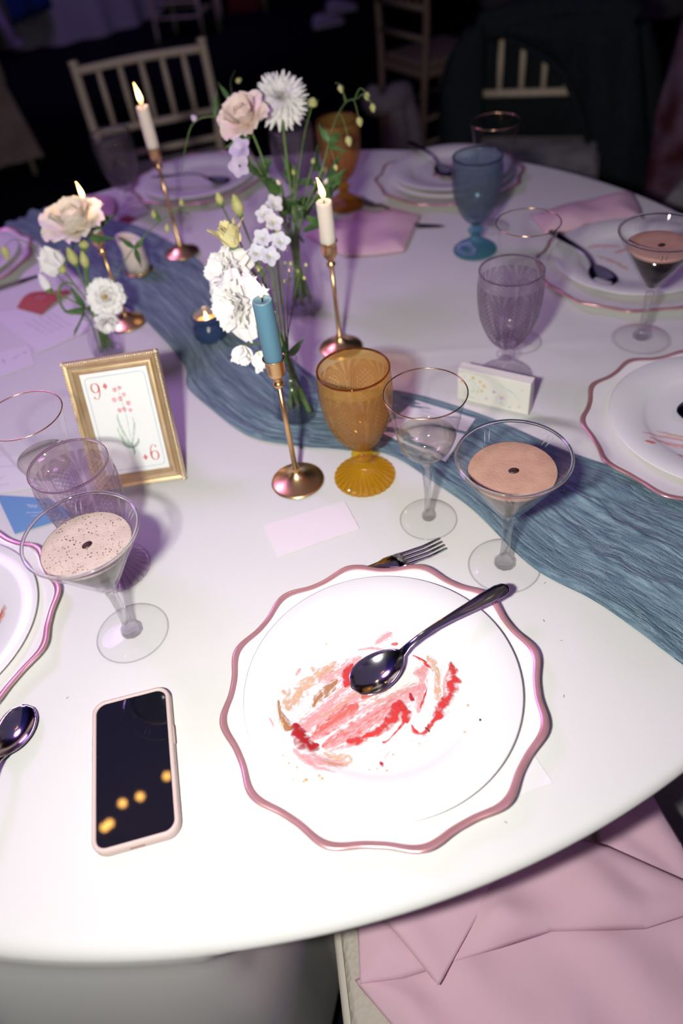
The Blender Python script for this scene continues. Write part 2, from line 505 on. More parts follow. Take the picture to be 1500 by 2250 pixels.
def build_runner():
    lo = smooth_prof(LOW, 12); up = smooth_prof(UPP, 12)
    nu = len(lo); nv = 110

    def fn(v, u):
        i = u * (nu - 1); a = int(min(i, nu - 2)); f = i - a
        l = Vector(lo[a]).lerp(Vector(lo[a + 1]), f); h = Vector(up[a]).lerp(Vector(up[a + 1]), f)
        wob = .006 * N(u * 16, 0, 2) * (1 - v) + .006 * N(u * 13, 7, 2) * v
        d = (h - l); q = l + d * v + d.normalized() * wob
        s = u * 28
        ph = v * 24 + 3.0 * N(s * .55, v * 2.5, 5) + 1.2 * N(s * 1.7, v * 6, 8)
        ridge = (.5 + .5 * math.sin(ph)) ** 2 + .5 * (.5 + .5 * math.sin(ph * 2.7 + 3 * N(s * .9, v * 3, 21))) ** 3
        fine = N(s * 4, v * 40, 2)
        edge = min(1, min(v, 1 - v) / .05)
        z = .0022 + edge * (.0080 * ridge * (.5 + .8 * N(s * .7, v * 4, 11)) + .0011 * fine + .0006 * N(q.x * 90, q.y * 90, 3))
        if 1 - abs(2 * v - 1) < .06:
            z += .0012
        return surf(q.x, q.y, max(.0012, z))
    V, F = grid(nv, nu, fn)
    m = mat('dusty blue gauze', (0.13, 0.22, 0.29), .92, spec=.06, sheen=.2)
    nt = m.node_tree; bs = nt.nodes['Principled BSDF']
    uvn = nt.nodes.new('ShaderNodeUVMap'); mp = nt.nodes.new('ShaderNodeMapping'); mp.inputs['Scale'].default_value = (9, 46, 1)
    nz = nt.nodes.new('ShaderNodeTexNoise'); nz.inputs['Scale'].default_value = 1.0; nz.inputs['Detail'].default_value = 7; nz.inputs['Distortion'].default_value = .8
    mp2 = nt.nodes.new('ShaderNodeMapping'); mp2.inputs['Scale'].default_value = (160, 120, 1)
    nz2 = nt.nodes.new('ShaderNodeTexNoise'); nz2.inputs['Scale'].default_value = 1.0; nz2.inputs['Detail'].default_value = 3
    cr_ = nt.nodes.new('ShaderNodeValToRGB'); cr_.color_ramp.elements[0].position = .30; cr_.color_ramp.elements[1].position = .68
    cr_.color_ramp.elements[0].color = (.085, .160, .235, 1); cr_.color_ramp.elements[1].color = (.28, .41, .48, 1)
    ad = nt.nodes.new('ShaderNodeMath'); ad.operation = 'MULTIPLY_ADD'; ad.inputs[1].default_value = .35
    bp = nt.nodes.new('ShaderNodeBump'); bp.inputs['Strength'].default_value = 1.0; bp.inputs['Distance'].default_value = .009
    nt.links.new(uvn.outputs[0], mp.inputs[0]); nt.links.new(mp.outputs[0], nz.inputs['Vector']); nt.links.new(uvn.outputs[0], mp2.inputs[0]); nt.links.new(mp2.outputs[0], nz2.inputs['Vector'])
    nt.links.new(nz.outputs['Fac'], cr_.inputs[0]); nt.links.new(cr_.outputs[0], bs.inputs['Base Color'])
    nt.links.new(nz2.outputs['Fac'], ad.inputs[0]); nt.links.new(nz.outputs['Fac'], ad.inputs[2]); nt.links.new(ad.outputs[0], bp.inputs['Height']); nt.links.new(bp.outputs[0], bs.inputs['Normal'])
    uvs = [(4 * j_ / (nu - 1), i_ / (nv - 1)) for j_ in range(nu) for i_ in range(nv)]
    o = mesh('table_runner', V, F, m, recalc=False, uv=uvs)
    tag(o, 'crinkled dusty blue gauze runner laid diagonally across the table', 'table runner')


build_runner()
RUN = .0045       # things that stand on the runner rest on its creases


# ------------------------------------------------------------------ plates
def scallop(a, r, k=12, ph=rad(5), amp=.0046):
    c = .5 + .5 * math.cos(k * (a - ph))
    return r + amp * (1.7 * c ** 1.35 - .8)


def make_charger():
    prof = [(0, .004), (.06, .004), (.098, .005), (.112, .007), (.128, .0105), (.143, .0135), (.1465, .0142)]
    rim = [(.1455, .0142), (.1475, .0152), (.1505, .0155), (.1522, .0145), (.1518, .0128), (.1495, .0120)]
    under = [(.1500, .0125), (.143, .0105), (.128, .0075), (.112, .0035), (.098, .0005), (.06, .0005), (0, .0005)]

    def md(a, i, r, z):
        f = max(0, min(1, (r - .105) / .045))
        return r + f ** 1.5 * (scallop(a, 0)), z + f ** 2 * .0012 * math.cos(12 * (a - rad(5)))
    body = lathe(prof + [(.150, .0135)] + under, 216, md)
    band = lathe(smooth_prof(rim, 3) + [rim[0]], 216, md)
    a = mesh('plate_body', *body, CHARGER); b = mesh('gold_rim', *band, ROSEGOLD)
    d = (a.data, b.data)
    bpy.data.objects.remove(a); bpy.data.objects.remove(b)
    return d


CH_BODY, CH_RIM = make_charger()
PLATE_PROF = [(0, .0035), (.06, .0035), (.082, .0040), (.089, .0065), (.094, .0092), (.110, .0120), (.1315, .0150), (.1322, .0158), (.1310, .0163), (.110, .0138), (.094, .0112), (.0885, .0088), (.083, .0062), (.06, .0055), (0, .0055)]
pl_tmp = mesh('plate', *lathe(PLATE_PROF, 96), CHINA); PL_MESH = pl_tmp.data; bpy.data.objects.remove(pl_tmp)


def plate_z(r):
    top = [(0, .0055), (.06, .0055), (.083, .0062), (.0885, .0088), (.094, .0112), (.110, .0138), (.131, .0163)]
    for (r0, z0), (r1, z1) in zip(top, top[1:]):
        if r <= r1:
            return z0 + (z1 - z0) * (r - r0) / (r1 - r0)
    return .0163


def charger(x, y, rz, label, base=0.001):
    t = thing('charger_plate', label, 'charger plate', (x, y, T + base), rz)
    link('plate_body', CH_BODY, t); o = link('rim_band', CH_RIM, t)
    o['label'] = 'rose gold band along the wavy rim'
    return t


def dinner(x, y, label, lift=.0052, s=1.0):
    o = link('dinner_plate', PL_MESH, None, Matrix.Translation((x, y, T + lift)) @ Matrix.Scale(s, 4))
    return tag(o, label, 'plate')


CX, CY = .121, -.647
PB = T + .0050      # underside of the near dinner plate
charger(CX, CY, 0, 'scalloped charger with rose gold rim beneath the plate of red sauce smears')
dinner(CX, CY, 'white dinner plate streaked with red berry sauce, beside the phone', .0050)
charger(-.372, -.497, rad(8), 'scalloped rose gold rimmed charger beside the speckled foam cocktail')
dinner(-.372, -.497, 'white dinner plate on the charger beside the speckled foam cocktail')
charger(.578, -.345, rad(12), 'scalloped charger with dark rose gold rim resting on the blue runner', .004)
dinner(.590, -.345, 'white dinner plate with streaky pink smears, by the floral box', .0092)
charger(.640, .070, rad(3), 'rose gold rimmed charger behind the dark layered cocktail')
dinner(.648, .078, 'white dinner plate holding a spoon, behind the dark layered cocktail', .010)
charger(.432, .536, rad(16), 'rose gold rimmed charger under two stacked plates behind the blue goblet')
dinner(.437, .540, 'lower white plate under the red-smeared one behind the blue goblet')
dinner(.437, .540, 'upper white plate with red smear and spoon behind the blue goblet', .0052 + .0105, .93)
charger(-.105, .725, rad(4), 'rose gold rimmed charger by the empty wooden chair')
dinner(-.105, .725, 'empty white plate with a spoon by the empty wooden chair')
charger(-.590, .455, rad(20), 'rose gold rimmed charger at the runner beside the coral card')
dinner(-.595, .455, 'white plate on the charger beside the coral card and knife')

# berry sauce streaks on the near plate (one smeared mass, not countable)
RIB = [('p', [(-84, -30, 22), (-50, -16, 26), (-15, 0, 22), (15, 10, 14)]), ('p', [(-60, -52, 16), (-25, -36, 20), (10, -16, 22), (42, -2, 16)]), ('p', [(-60, 20, 16), (-36, 26, 18), (-15, 40, 12)]), ('o', [(-92, -10, 16), (-80, 8, 16), (-62, 24, 14), (-40, 38, 8)]), ('p', [(30, -30, 8), (38, -6, 10), (44, 20, 10)]), ('o', [(50, 30, 8), (56, 10, 8), (50, -20, 8)]), ('p', [(-80, -58, 12), (-62, -66, 14), (-40, -70, 10)]), ('m', [(-70, -40, 10), (-46, -24, 14), (-24, -12, 12)]), ('d', [(-85, -24, 7.3), (-82, -35, 11.6), (-77, -45, 13.1), (-70, -49, 10.2), (-64, -48, 5.8)]),
       ('p', [(-75, -44, 5.8), (-43, -28, 6.6), (-7, -14, 5.8), (24, -5, 6.6), (40, -4, 4.4)]),
       ('m', [(-62, -50, 7.3), (-33, -38, 13.1), (-2, -23, 10.2), (12, -13, 8.7)]),
       ('p', [(-80, -29, 8.7), (-52, -7, 10.2), (-33, 11, 8.7), (-24, 22, 7.3)]),
       ('b', [(-67, -8, 4.4), (-62, 0, 8.7), (-52, 8, 10.9), (-41, 18, 5.8)]),
       ('r', [(-35, 8, 7.3), (-30, 13, 11.6), (-30, 25, 8.7), (-24, 33, 5.8)]),
       ('m', [(-20, -7, 5.8), (-8, 1, 10.2), (3, 5, 8.7)]),
       ('r', [(-39, -47, 6.6), (-31, -49, 8.7), (-19, -44, 8.0), (-6, -41, 8.7), (8, -29, 13.1), (17, -18, 17.5)]),
       ('r', [(14, -14, 8), (18, -29, 10.2), (18, -39, 5.8)]),
       ('r', [(17, -35, 3.6), (9, -44, 2.3), (-2, -53, 1.5), (-7, -54, 3.2)]),
       ('r', [(22, -41, 2.3), (25, -48, 4.7), (32, -51, 4.4), (42, -41, 4.4), (52, -30, 11.6), (62, -17, 8.7), (68, -5, 12.4), (71, 8, 8.7), (71, 19, 2.9)]),
       ('p', [(57, -16, 2.0), (61, -1, 3.2), (69, 13, 2.3)]), ('r', [(36, 33, 2.0), (44, 26, 2.9), (51, 15, 4.9)]),
       ('p', [(33, 12, 8.7), (42, 14, 13.1), (48, 17, 5.8)]), ('d', [(26, -8, 3.5), (28, -17, 5.2)]), ('r', [(43, -6, 1.2), (33, -26, 3.2)]),
       ('p', [(-17, 48, 2.0), (-4, 48, 3.8), (9, 44, 2.6)]), ('p', [(1, 52, 4.4), (11, 59, 8.7), (20, 63, 5.8)]), ('m', [(17, 49, 4.4), (24, 49, 4.9)]),
       ('p', [(-88, -51, 4.4), (-78, -63, 6.4), (-66, -72, 4.4), (-51, -78, 1.5)]),
       ('o', [(-61, -56, 4.4), (-49, -63, 8.7), (-39, -62, 4.9), (-38, -68, 3.5), (-50, -70, 4.4), (-63, -64, 3.5)]),
       ('b', [(-99, 1, 2.9), (-98, -12, 3.8), (-94, -23, 8.7), (-89, -32, 10.2)]), ('o', [(-94, 12, 5.8), (-92, 6, 3.8)]), ('o', [(-79, 6, 4.4), (-76, 12, 5.8)]),
       ('o', [(-65, 36, 7.3), (-63, 30, 4.4)]), ('p', [(-81, 28, 4.4), (-76, 36, 3.8)]), ('o', [(-49, 25, 4.4), (-43, 30, 3.5)]),
       ('o', [(-75, -24, 2.9), (-41, -12, 4.4), (-16, 2, 2.9)]), ('o', [(-61, -22, 2.0), (-41, -10, 3.5), (-20, 3, 2.3)]),
       ('p', [(-45, -54, 5.8), (-25, -50, 4.4), (-20, -50, 2.9)]), ('p', [(-31, -36, 2.9), (-14, -24, 4.4), (-1, -18, 4.4)]),
       ('d', [(-12, -75, 3.8), (-9, -74, 4.9)]), ('o', [(-8, -70, 0.9), (-1, -63, 1.2)]), ('p', [(-108, -17, 2.3), (-104, -27, 2.9)])]


def sauce_mat(name, col, dens, streak):
    m = bpy.data.materials.new(name); m.use_nodes = True; nt = m.node_tree; b = nt.nodes['Principled BSDF']
    b.inputs['Base Color'].default_value = (*col, 1); b.inputs['Roughness'].default_value = .12; b.inputs['Coat Weight'].default_value = .3
    uv = nt.nodes.new('ShaderNodeUVMap')
    sep = nt.nodes.new('ShaderNodeSeparateXYZ'); nt.links.new(uv.outputs[0], sep.inputs[0])
    mp = nt.nodes.new('ShaderNodeMapping'); mp.inputs['Scale'].default_value = (1.0, streak, 1); nt.links.new(uv.outputs[0], mp.inputs[0])
    n = nt.nodes.new('ShaderNodeTexNoise'); n.inputs['Scale'].default_value = 1.3; n.inputs['Detail'].default_value = 5; nt.links.new(mp.outputs[0], n.inputs['Vector'])
    # fade: 1-|2v-1|, times density, plus noise
    a1 = nt.nodes.new('ShaderNodeMath'); a1.operation = 'MULTIPLY_ADD'; a1.inputs[1].default_value = 2; a1.inputs[2].default_value = -1; nt.links.new(sep.outputs[1], a1.inputs[0])
    a2 = nt.nodes.new('ShaderNodeMath'); a2.operation = 'ABSOLUTE'; nt.links.new(a1.outputs[0], a2.inputs[0])
    a3 = nt.nodes.new('ShaderNodeMath'); a3.operation = 'MULTIPLY_ADD'; a3.inputs[1].default_value = -.95; a3.inputs[2].default_value = dens; nt.links.new(a2.outputs[0], a3.inputs[0])
    a4 = nt.nodes.new('ShaderNodeMath'); a4.operation = 'MULTIPLY_ADD'; a4.inputs[1].default_value = 3.2; nt.links.new(n.outputs['Fac'], a4.inputs[0])
    a5 = nt.nodes.new('ShaderNodeMath'); a5.operation = 'ADD'; a5.inputs[1].default_value = -1.62
    nt.links.new(a3.outputs[0], a4.inputs[2]); nt.links.new(a4.outputs[0], a5.inputs[0]); a5.use_clamp = True
    nt.links.new(a5.outputs[0], b.inputs['Alpha'])
    return m


SAUCE = {'d': sauce_mat('deep berry sauce', (.48, .025, .03), 1.2, 1.5), 'r': sauce_mat('berry sauce', (.66, .05, .045), 1.05, 1.5),
         'm': sauce_mat('thin berry sauce', (.74, .15, .12), 1.0, 5), 'p': sauce_mat('pink sauce film', (.86, .40, .40), .80, 9),
         'b': sauce_mat('brown caramel sauce', (.46, .20, .07), .95, 4), 'o': sauce_mat('pale caramel film', (.76, .46, .28), .78, 4)}


def ribbons(name, label, ribs, cx, cy, zb, fz, sc=.001):
    V = []; F = []; uvs = []; mi = []; keys = list(SAUCE)
    for n_, (c, pts) in enumerate(ribs):
        q = smooth_prof(pts, 6); k0 = len(V); L = 0
        first, last = q[0], q[-1]
        for i, (x, y, w_) in enumerate(q):
            a = Vector(q[max(i - 1, 0)][:2]); b = Vector(q[min(i + 1, len(q) - 1)][:2]); d = (b - a).normalized(); s = Vector((-d.y, d.x))
            if i:
                L += (Vector(q[i][:2]) - Vector(q[i - 1][:2])).length
            cap = min(1, .35 + min(i, len(q) - 1 - i) / 3)
            for j in range(7):
                f = j / 6 * 2 - 1
                p = (Vector((x, y)) + s * f * w_ * .62 * cap * (1 + .35 * N(x * .2, y * .2, n_ + j))) * sc
                V.append((cx + p.x, cy + p.y, zb + fz(p.length) + .00022 + .00008 * (n_ % 5) + (.0007 if c in 'dr' else .0002) * (1 - f * f)))
                uvs.append((L * .12 + n_ * 3.7, j / 6))
        for i in range(len(q) - 1):
            for j in range(6):
                a = k0 + i * 7 + j; F.append((a, a + 1, a + 8, a + 7)); mi.append(keys.index(c))
    o = mesh(name, V, F, None, recalc=False, uv=uvs)
    for k in keys:
        o.data.materials.append(SAUCE[k])
    o.data.polygons.foreach_set('material_index', mi)
    return tag(o, label, 'sauce', kind='stuff')


ribbons('berry_sauce', 'glossy red berry sauce smeared across the white dinner plate', RIB, CX, CY, PB, plate_z)
ribbons('berry_sauce', 'dry pinkish sauce streaks on the plate by the floral box', [('p', [(-95, -15, 8), (-60, -35, 9), (-20, -60, 6)]), ('p', [(-100, -5, 4), (-70, -15, 6), (-30, -40, 5)]), ('o', [(-80, 0, 4), (-50, -20, 6)]), ('m', [(-75, -50, 5), (-65, -60, 7), (-55, -72, 6)]), ('m', [(-104, -22, 6), (-92, -28, 6)])], .590, -.345, T + .0092, plate_z)
ribbons('berry_sauce', 'faint pink streaks on the plate behind the dark cocktail', [('p', [(-70, 55, 8), (-30, 62, 10), (10, 50, 8)]), ('o', [(-40, 30, 8), (-20, 0, 9), (-10, -30, 8)]), ('m', [(-10, 30, 5), (20, 40, 5)])], .635, .078, T + .010, plate_z)
ribbons('berry_sauce', 'red smear on the upper plate behind the blue goblet', [('r', [(-40, -5, 14), (-15, -25, 18), (5, -40, 14)]), ('m', [(-30, 20, 14), (0, 0, 18), (30, -10, 12)]), ('m', [(-20, 35, 8), (20, 20, 10)])], .437, .540, T + .0157, plate_z)
ribbons('berry_sauce', 'orange sauce smear on the plate beside the speckled cocktail', [('o', [(88, -6, 8), (92, 8, 9), (90, 22, 6)]), ('m', [(86, 0, 5), (90, 14, 6)])], -.372, -.497, T + .0052, plate_z)

# crumbs
CRUMB = mat('biscuit crumb', (.62, .36, .16), .85, noise_col=(.78, .52, .28), nscale=400)
DARKCRUMB = mat('chocolate crumb', (.05, .02, .015), .7)
cm = []
for s in range(3):
    bm = bmesh.new(); bmesh.ops.create_icosphere(bm, subdivisions=1, radius=1)
    for v in bm.verts:
        v.co *= .75 + .5 * N(v.co.x * 2, v.co.y * 2, v.co.z + s * 5)
        v.co.z *= .6
    me = bpy.data.meshes.new('crumb'); bm.to_mesh(me); bm.free(); me.materials.append(CRUMB); cm.append(me)
for i, (x, y) in enumerate(((-96, -25), (-66, -80), (-78, -83), (-89, -81), (-85, -70), (-92, -65), (-97, -57), (1, -67), (-15, -78), (-7, -81), (-22, -78), (26, -60), (68, -57), (77, -30), (-48, 61), (-59, 18), (84, -49), (36, -48), (44, 49), (-80, -84), (-64, -83))):
    dark = i in (16, 17)
    s = random.uniform(.0011, .0021) * (1.5 if i in (1, 2, 0) else 1)
    x *= .001; y *= .001
    o = link('crumb', cm[i % 3], None, Matrix.Translation((CX + x, CY + y, PB + plate_z(math.hypot(x, y)) + s * .3)) @ Matrix.Rotation(i * 1.7, 4, 'Z') @ Matrix.Diagonal((s * (.6 if i == 17 else 1), s * (2.6 if i == 17 else 1), s, 1)), DARKCRUMB if dark else CRUMB)
    tag(o, 'dark chocolate crumb on the sauce-smeared plate' if dark else 'tiny golden biscuit crumb on the sauce-smeared plate', 'crumb', 'dark crumbs on the near plate' if dark else 'biscuit crumbs on the near plate')


# ------------------------------------------------------------------ cutlery
def spoon_mesh(L=.185, bw=.0205, bl=.058):
    V = []; F = []
    # stations along length: bowl tip at 0 .. handle end at L ; half width, arch height, dish depth
    st = []
    for i in range(15):
        t = i / 14; x = bl * t
        w_ = bw * math.sqrt(max(0.0004, 1 - (2 * t - 1) ** 2)) * (1 + .10 * (1 - 2 * t)) if t < .985 else .0045
        st.append((x, max(w_, .0035 if i == 14 else .0012), .0035 * (1 - (2 * t - 1) ** 2) * 0 + .006 * t ** 3, .0075 * (1 - (2 * t - 1) ** 2)))
    for x, w_, z in ((.066, .0029, .011), (.078, .0026, .0145), (.095, .003, .0155), (.115, .0041, .0145), (.14, .0062, .012), (.16, .0078, .0105), (.175, .0078, .0095), (.182, .006, .009), (.185, .0025, .009)):
        st.append((x, w_, z, -.0009))
    n = 11
    for x, w_, z, dish in st:
        for j in range(n):
            f = j / (n - 1) * 2 - 1
            V.append((x, f * w_, z + .0078 - dish * (1 - f * f)))
    for i in range(len(st) - 1):
        for j in range(n - 1):
            a = i * n + j; F.append((a, a + 1, a + n + 1, a + n))
    return V, F


_s = mesh('spoon', *spoon_mesh(), STEEL, recalc=False); SPOON = _s.data; bpy.data.objects.remove(_s)


def spoon(tip, end, zt, ze, label):
    d = Vector((end[0] - tip[0], end[1] - tip[1])); s = min(1.08, max(.9, d.length / .185)); 
    pitch = math.atan2(ze - zt, d.length)
    M = Matrix.Translation((tip[0], tip[1], zt)) @ Matrix.Rotation(math.atan2(d.y, d.x), 4, 'Z') @ Matrix.Rotation(-pitch, 4, 'Y') @ Matrix.Scale(s, 4)
    o = link('spoon', SPOON, None, M); solid(o, -.0011)
    return tag(o, label, 'spoon')


spoon((.093, -.645), (.264, -.566), PB + .0052, T + .0195, 'steel dessert spoon lying in the red sauce, handle over the rim')
spoon((.580, -.004), (.533, .172), T + .016, T + .023, 'steel spoon on the plate behind the dark layered cocktail')
spoon((.428, .490), (.368, .662), T + .0205, T + .031, 'steel spoon resting in the red smear behind the blue goblet')
spoon((-.030, .668), (-.205, .700), T + .0112, T + .021, 'steel spoon lying on the empty plate by the wooden chair')
spoon((-.236, -.604), (-.252, -.785), T + .001, T + .001, 'steel spoon lying directly on the white cloth beside the phone')
spoon((.545, -.335), (.70, -.262), T + .0154, T + .025, 'steel spoon on the pink-smeared plate by the floral box')


def fork_mesh():
    parts = []
    for k in range(4):
        y = (k - 1.5) * .0056
        parts.append(loft([[(x, y - h, z), (x, y + h, z), (x, y + h, z + .0016), (x, y - h, z + .0016)] for x, h, z in ((0, .0008, .0045), (.02, .0014, .001), (.045, .0017, .002), (.056, .002, .0035))]))
    st = [(.050, .0108, .003), (.060, .0112, .0045), (.070, .009, .007), (.078, .0045, .009), (.09, .0029, .010), (.12, .0034, .009), (.15, .006, .006), (.175, .0082, .003), (.19, .0078, .002), (.196, .004, .002)]
    parts.append(loft([[(x, -h, z), (x, h, z), (x, h * .8, z + .0022), (x, -h * .8, z + .0022)] for x, h, z in st]))
    return join(*parts)


_s = mesh('fork', *fork_mesh(), STEEL); FORK = _s.data; bpy.data.objects.remove(_s)


def fork(tip, end, label, z=.0012):
    d = Vector((end[0] - tip[0], end[1] - tip[1]))
    return tag(link('fork', FORK, None, Matrix.Translation((tip[0], tip[1], T + z)) @ Matrix.Rotation(math.atan2(d.y, d.x), 4, 'Z')), label, 'fork')


fork((.216, -.470), (.034, -.5225), 'steel fork tucked under the rim of the sauce-smeared charger')
fork((.236, .508), (.335, .335), 'steel fork beside the folded pink napkin at the table centre')


def knife(tip, end, label, z=.001):
    d = Vector((end[0] - tip[0], end[1] - tip[1])); 
    st = [(0, .001, .0006), (.012, .006, .0008), (.05, .0092, .0012), (.09, .0085, .0016), (.10, .0055, .003), (.12, .0062, .004), (.17, .0078, .0045), (.20, .0086, .004), (.206, .005, .003)]
    V, F = loft([[(x, -h, 0), (x, h, 0), (x, h, t_), (x, -h, t_)] for x, h, t_ in st])
    o = mesh('table_knife', V, F, STEEL, smooth=False); o.matrix_basis = Matrix.Translation((tip[0], tip[1], T + z)) @ Matrix.Rotation(math.atan2(d.y, d.x), 4, 'Z')
    return tag(o, label, 'knife')


knife((-.405, .372), (-.595, .290), 'steel table knife beside the coral card')
knife((.383, .330), (.235, .38), 'steel table knife with its tip out from under the central pink napkin', .0006)


# ------------------------------------------------------------------ glassware
REL = []


def set_relief(me, vals):
    at = me.attributes.new('relief', 'FLOAT', 'POINT'); at.data.foreach_set('value', vals)


def goblet_bowl():
    REL.clear()
    K = lambda z: 1 + .125 * min(1, max(0, (z - .052) / .045))
    outer = smooth_prof([(.0065, .048), (.0095, .0505), (.016, .056), (.0235, .067), (.0295, .083), (.0335, .102), (.0358, .124), (.0362, .144), (.0356, .1595)], 18)
    rimp = [(.0350, .1607), (.0342, .1600)]
    inner = smooth_prof([(.0337, .157), (.0338, .144), (.0332, .124), (.031, .103), (.027, .086), (.021, .072), (.013, .063), (.005, .060), (0, .0597)], 5)
    outer = [(r * K(z), z) for r, z in outer]; rimp = [(r * 1.125, z) for r, z in rimp]; inner = [(r * K(z), z) for r, z in inner]
    no = len(outer)

    def md(a, i, r, z):
        if i > no or z < .053:
            REL.append(0.0)
            return r, z
        wd = 2 * PI / 6
        u = ((a + wd / 2) % wd) - wd / 2
        k = min(1.0, r / .038)
        x = u * r; h = .0166 * k; zc = .122
        d = math.hypot(x, (z - zc)) if z > zc else abs(x)
        g = 0.0
        for kk, off in enumerate((0, -.0026 * k, -.0052 * k)):
            g += .00075 * math.exp(-((d - h - off) / .00085) ** 2)
        if d < h - .0068 * k:
            p = .0062
            t1 = abs(((x + z) / p) % 1 - .5) * 2; t2 = abs(((x - z) / p) % 1 - .5) * 2
            g += .0008 * max(0, 1 - 2.2 * min(t1, t2))
        elif d > h + .0015 and z > .112:     # fan between two arches
            uu = (a % wd) - wd / 2
            ang = math.atan2(uu * r, z - .118)
            if abs(ang) < .75 and z < .146:
                g += .0006 * abs(math.cos(ang * 9))
        REL.append(min(1.0, g / .00075))
        return r + g * min(1, (z - .053) / .01), z
    V, F = lathe([(0, .0475)] + outer + rimp + inner, 300, md)
    return V, F


def goblet_foot():
    prof = smooth_prof([(.0362, .0012), (.0372, .003), (.0355, .0058), (.029, .0108), (.020, .0165), (.012, .0235), (.0085, .0290), (.008, .0315)], 4)

    def md(a, i, r, z):
        f = max(0, min(1, (r - .009) / .02))
        REL.append(f * max(0.0, 1 - 2.6 * abs(math.cos(14 * a))) if z > .002 else 0.0)
        return r * (1 + .012 * f * math.cos(28 * a)), z + .0011 * f * abs(math.cos(14 * a)) * (1 if z > .002 else 0)
    return lathe([(0, .004), (.020, .004), (.033, .0005)] + prof + [(0, .0315)], 224, md)


def goblet_stem():
    return lathe(smooth_prof([(0, .0312), (.0078, .0312), (.0100, .0335), (.0128, .0372), (.0125, .0405), (.0092, .0430), (.0072, .0455), (.0074, .0488), (0, .0490)], 4), 48)


def data_of(name, VF, m):
    o = mesh(name, *VF, m); d = o.data; bpy.data.objects.remove(o); return d


G_BOWL = data_of('bowl', goblet_bowl(), AMBER); REL.insert(0, 0.0); REL.append(0.0); set_relief(G_BOWL, (REL + [0.0] * len(G_BOWL.vertices))[:len(G_BOWL.vertices)])
REL.clear()
G_FOOT = data_of('foot', goblet_foot(), AMBER); REL.insert(0, 0.0); set_relief(G_FOOT, (REL + [0.0] * len(G_FOOT.vertices))[:len(G_FOOT.vertices)])
G_STEM = data_of('stem', goblet_stem(), AMBER)


G_RIM = data_of('rim', torus(.0392, .0013, .1600, 96, 10), AMBER)


def lathe_obj(name, prof, m, parent, n=48, loc=None):
    return mesh(name, *lathe(prof, n), m, parent, loc)


RIMS = {AMBER.name: mat('amber glass rim', (.80, .38, .14), .02, trans=1, ior=1.45), PINKGLASS.name: mat('blush glass rim', (.95, .80, .84), .02, trans=1, ior=1.45), CLEARPRESS.name: mat('mauve glass rim', (.88, .78, .86), .02, trans=1, ior=1.45), TEALGLASS.name: mat('blue glass rim', (.35, .48, .60), .02, trans=1, ior=1.45)}


def goblet(x, y, rz, bowl_m, foot_m, label, lift=.001, water=None, wz=.135, s=1.03):
    t = thing('goblet', label, 'goblet', (x, y, T + lift), rz); t.scale = (s, s, s)
    link('rim', G_RIM, link('bowl', G_BOWL, t, None, bowl_m), None, RIMS[bowl_m.name]); link('stem', G_STEM, t, None, foot_m); link('foot', G_FOOT, t, None, foot_m)
    if water:
        rs = [(0, .0602), (.005, .0606), (.013, .0636), (.0207, .0726), (.0267, .0866), (.0307, .1036), (.0329, .124), (.0333, wz)]
        rs = [(q[0] * (1 + .125 * min(1, max(0, (q[1] - .052) / .045))) - .0003 * (q[0] > 0), q[1]) for q in rs if q[1] <= wz]
        lathe_obj('water', rs + [(rs[-1][0], wz), (0, wz)], water, t)
    return t


WATER = thin_glass('still water', (.66, .63, .66))
goblet(.143, -.337, rad(8), AMBER, AMBERDEEP, 'amber pressed-glass goblet between the blue candle and the wine glass', .0015)
goblet(.206, .488, rad(20), AMBER, AMBERDEEP, 'amber pressed-glass goblet behind the tall vase of flowers')
goblet(.413, .214, 0, TEALGLASS, TEALDEEP, 'smoky blue pressed-glass goblet with teal foot')
goblet(.366, -.170, rad(30), CLEARPRESS, CLEARPRESS, 'clear pressed-glass goblet behind the floral box')
goblet(-.161, -.432, rad(12), PINKGLASS, PINKGLASS, 'blush pressed-glass goblet beside the gold picture frame')
goblet(-.246, .606, rad(5), CLEARPRESS, CLEARPRESS, 'pale mauve goblet of water by the empty chair', .001, WATER, .14)
goblet(.116, .484, rad(5), CLEARPRESS, CLEARPRESS, 'clear pressed-glass goblet half hidden behind the dahlia')


WINE_OUT = smooth_prof([(.0040, .100), (.011, .1015), (.0195, .106), (.0262, .114), (.0306, .126), (.0342, .145), (.0380, .166), (.0424, .1845)], 5)
WG_BOWL = data_of('bowl', lathe([(0, .0995)] + WINE_OUT, 64), THIN)
WG_RIM = data_of('gold_rim', torus(.0424, .0007, .1847), GOLDRIM)
WG_STEM = data_of('stem', lathe(smooth_prof([(0, .0035), (.0075, .0045), (.0070, .010), (.0046, .0145), (.0038, .028), (.0042, .055), (.0060, .078), (.0066, .083), (.0052, .086), (.0070, .091), (.0082, .0955), (.0074, .0995), (0, .101)], 4), 12), STEMG)
WG_FOOT = data_of('foot', lathe([(0, .0030), (.012, .0028), (.0318, .0010), (.0332, .0006), (.0336, .0012), (.0332, .0020), (.015, .0036), (0, .0050)], 64), THIN)
WG_EDGE = data_of('foot_edge', torus(.0331, .0007, .0012), CLEAR)
WINE = thin_glass('pale white wine', (.975, .96, .90), .06, .6, .15, (.96, .94, .84), 1.25)


def wineglass(x, y, label, wine=None, lift=.001):
    t = thing('wine_glass', label, 'wine glass', (x, y, T + lift))
    bw_ = link('bowl', WG_BOWL, t); link('rim', WG_RIM, bw_)['label'] = 'thin gold line along the rim'; link('stem', WG_STEM, t); link('foot_edge', WG_EDGE, link('foot', WG_FOOT, t))
    if wine:
        pr = [(max(r - .0006, 0), z + .0004) for r, z in WINE_OUT if z < wine]
        lathe_obj('white_wine', [(0, .1003)] + pr + [(pr[-1][0] + .0006, wine), (0, wine)], WINE, t)
    return t


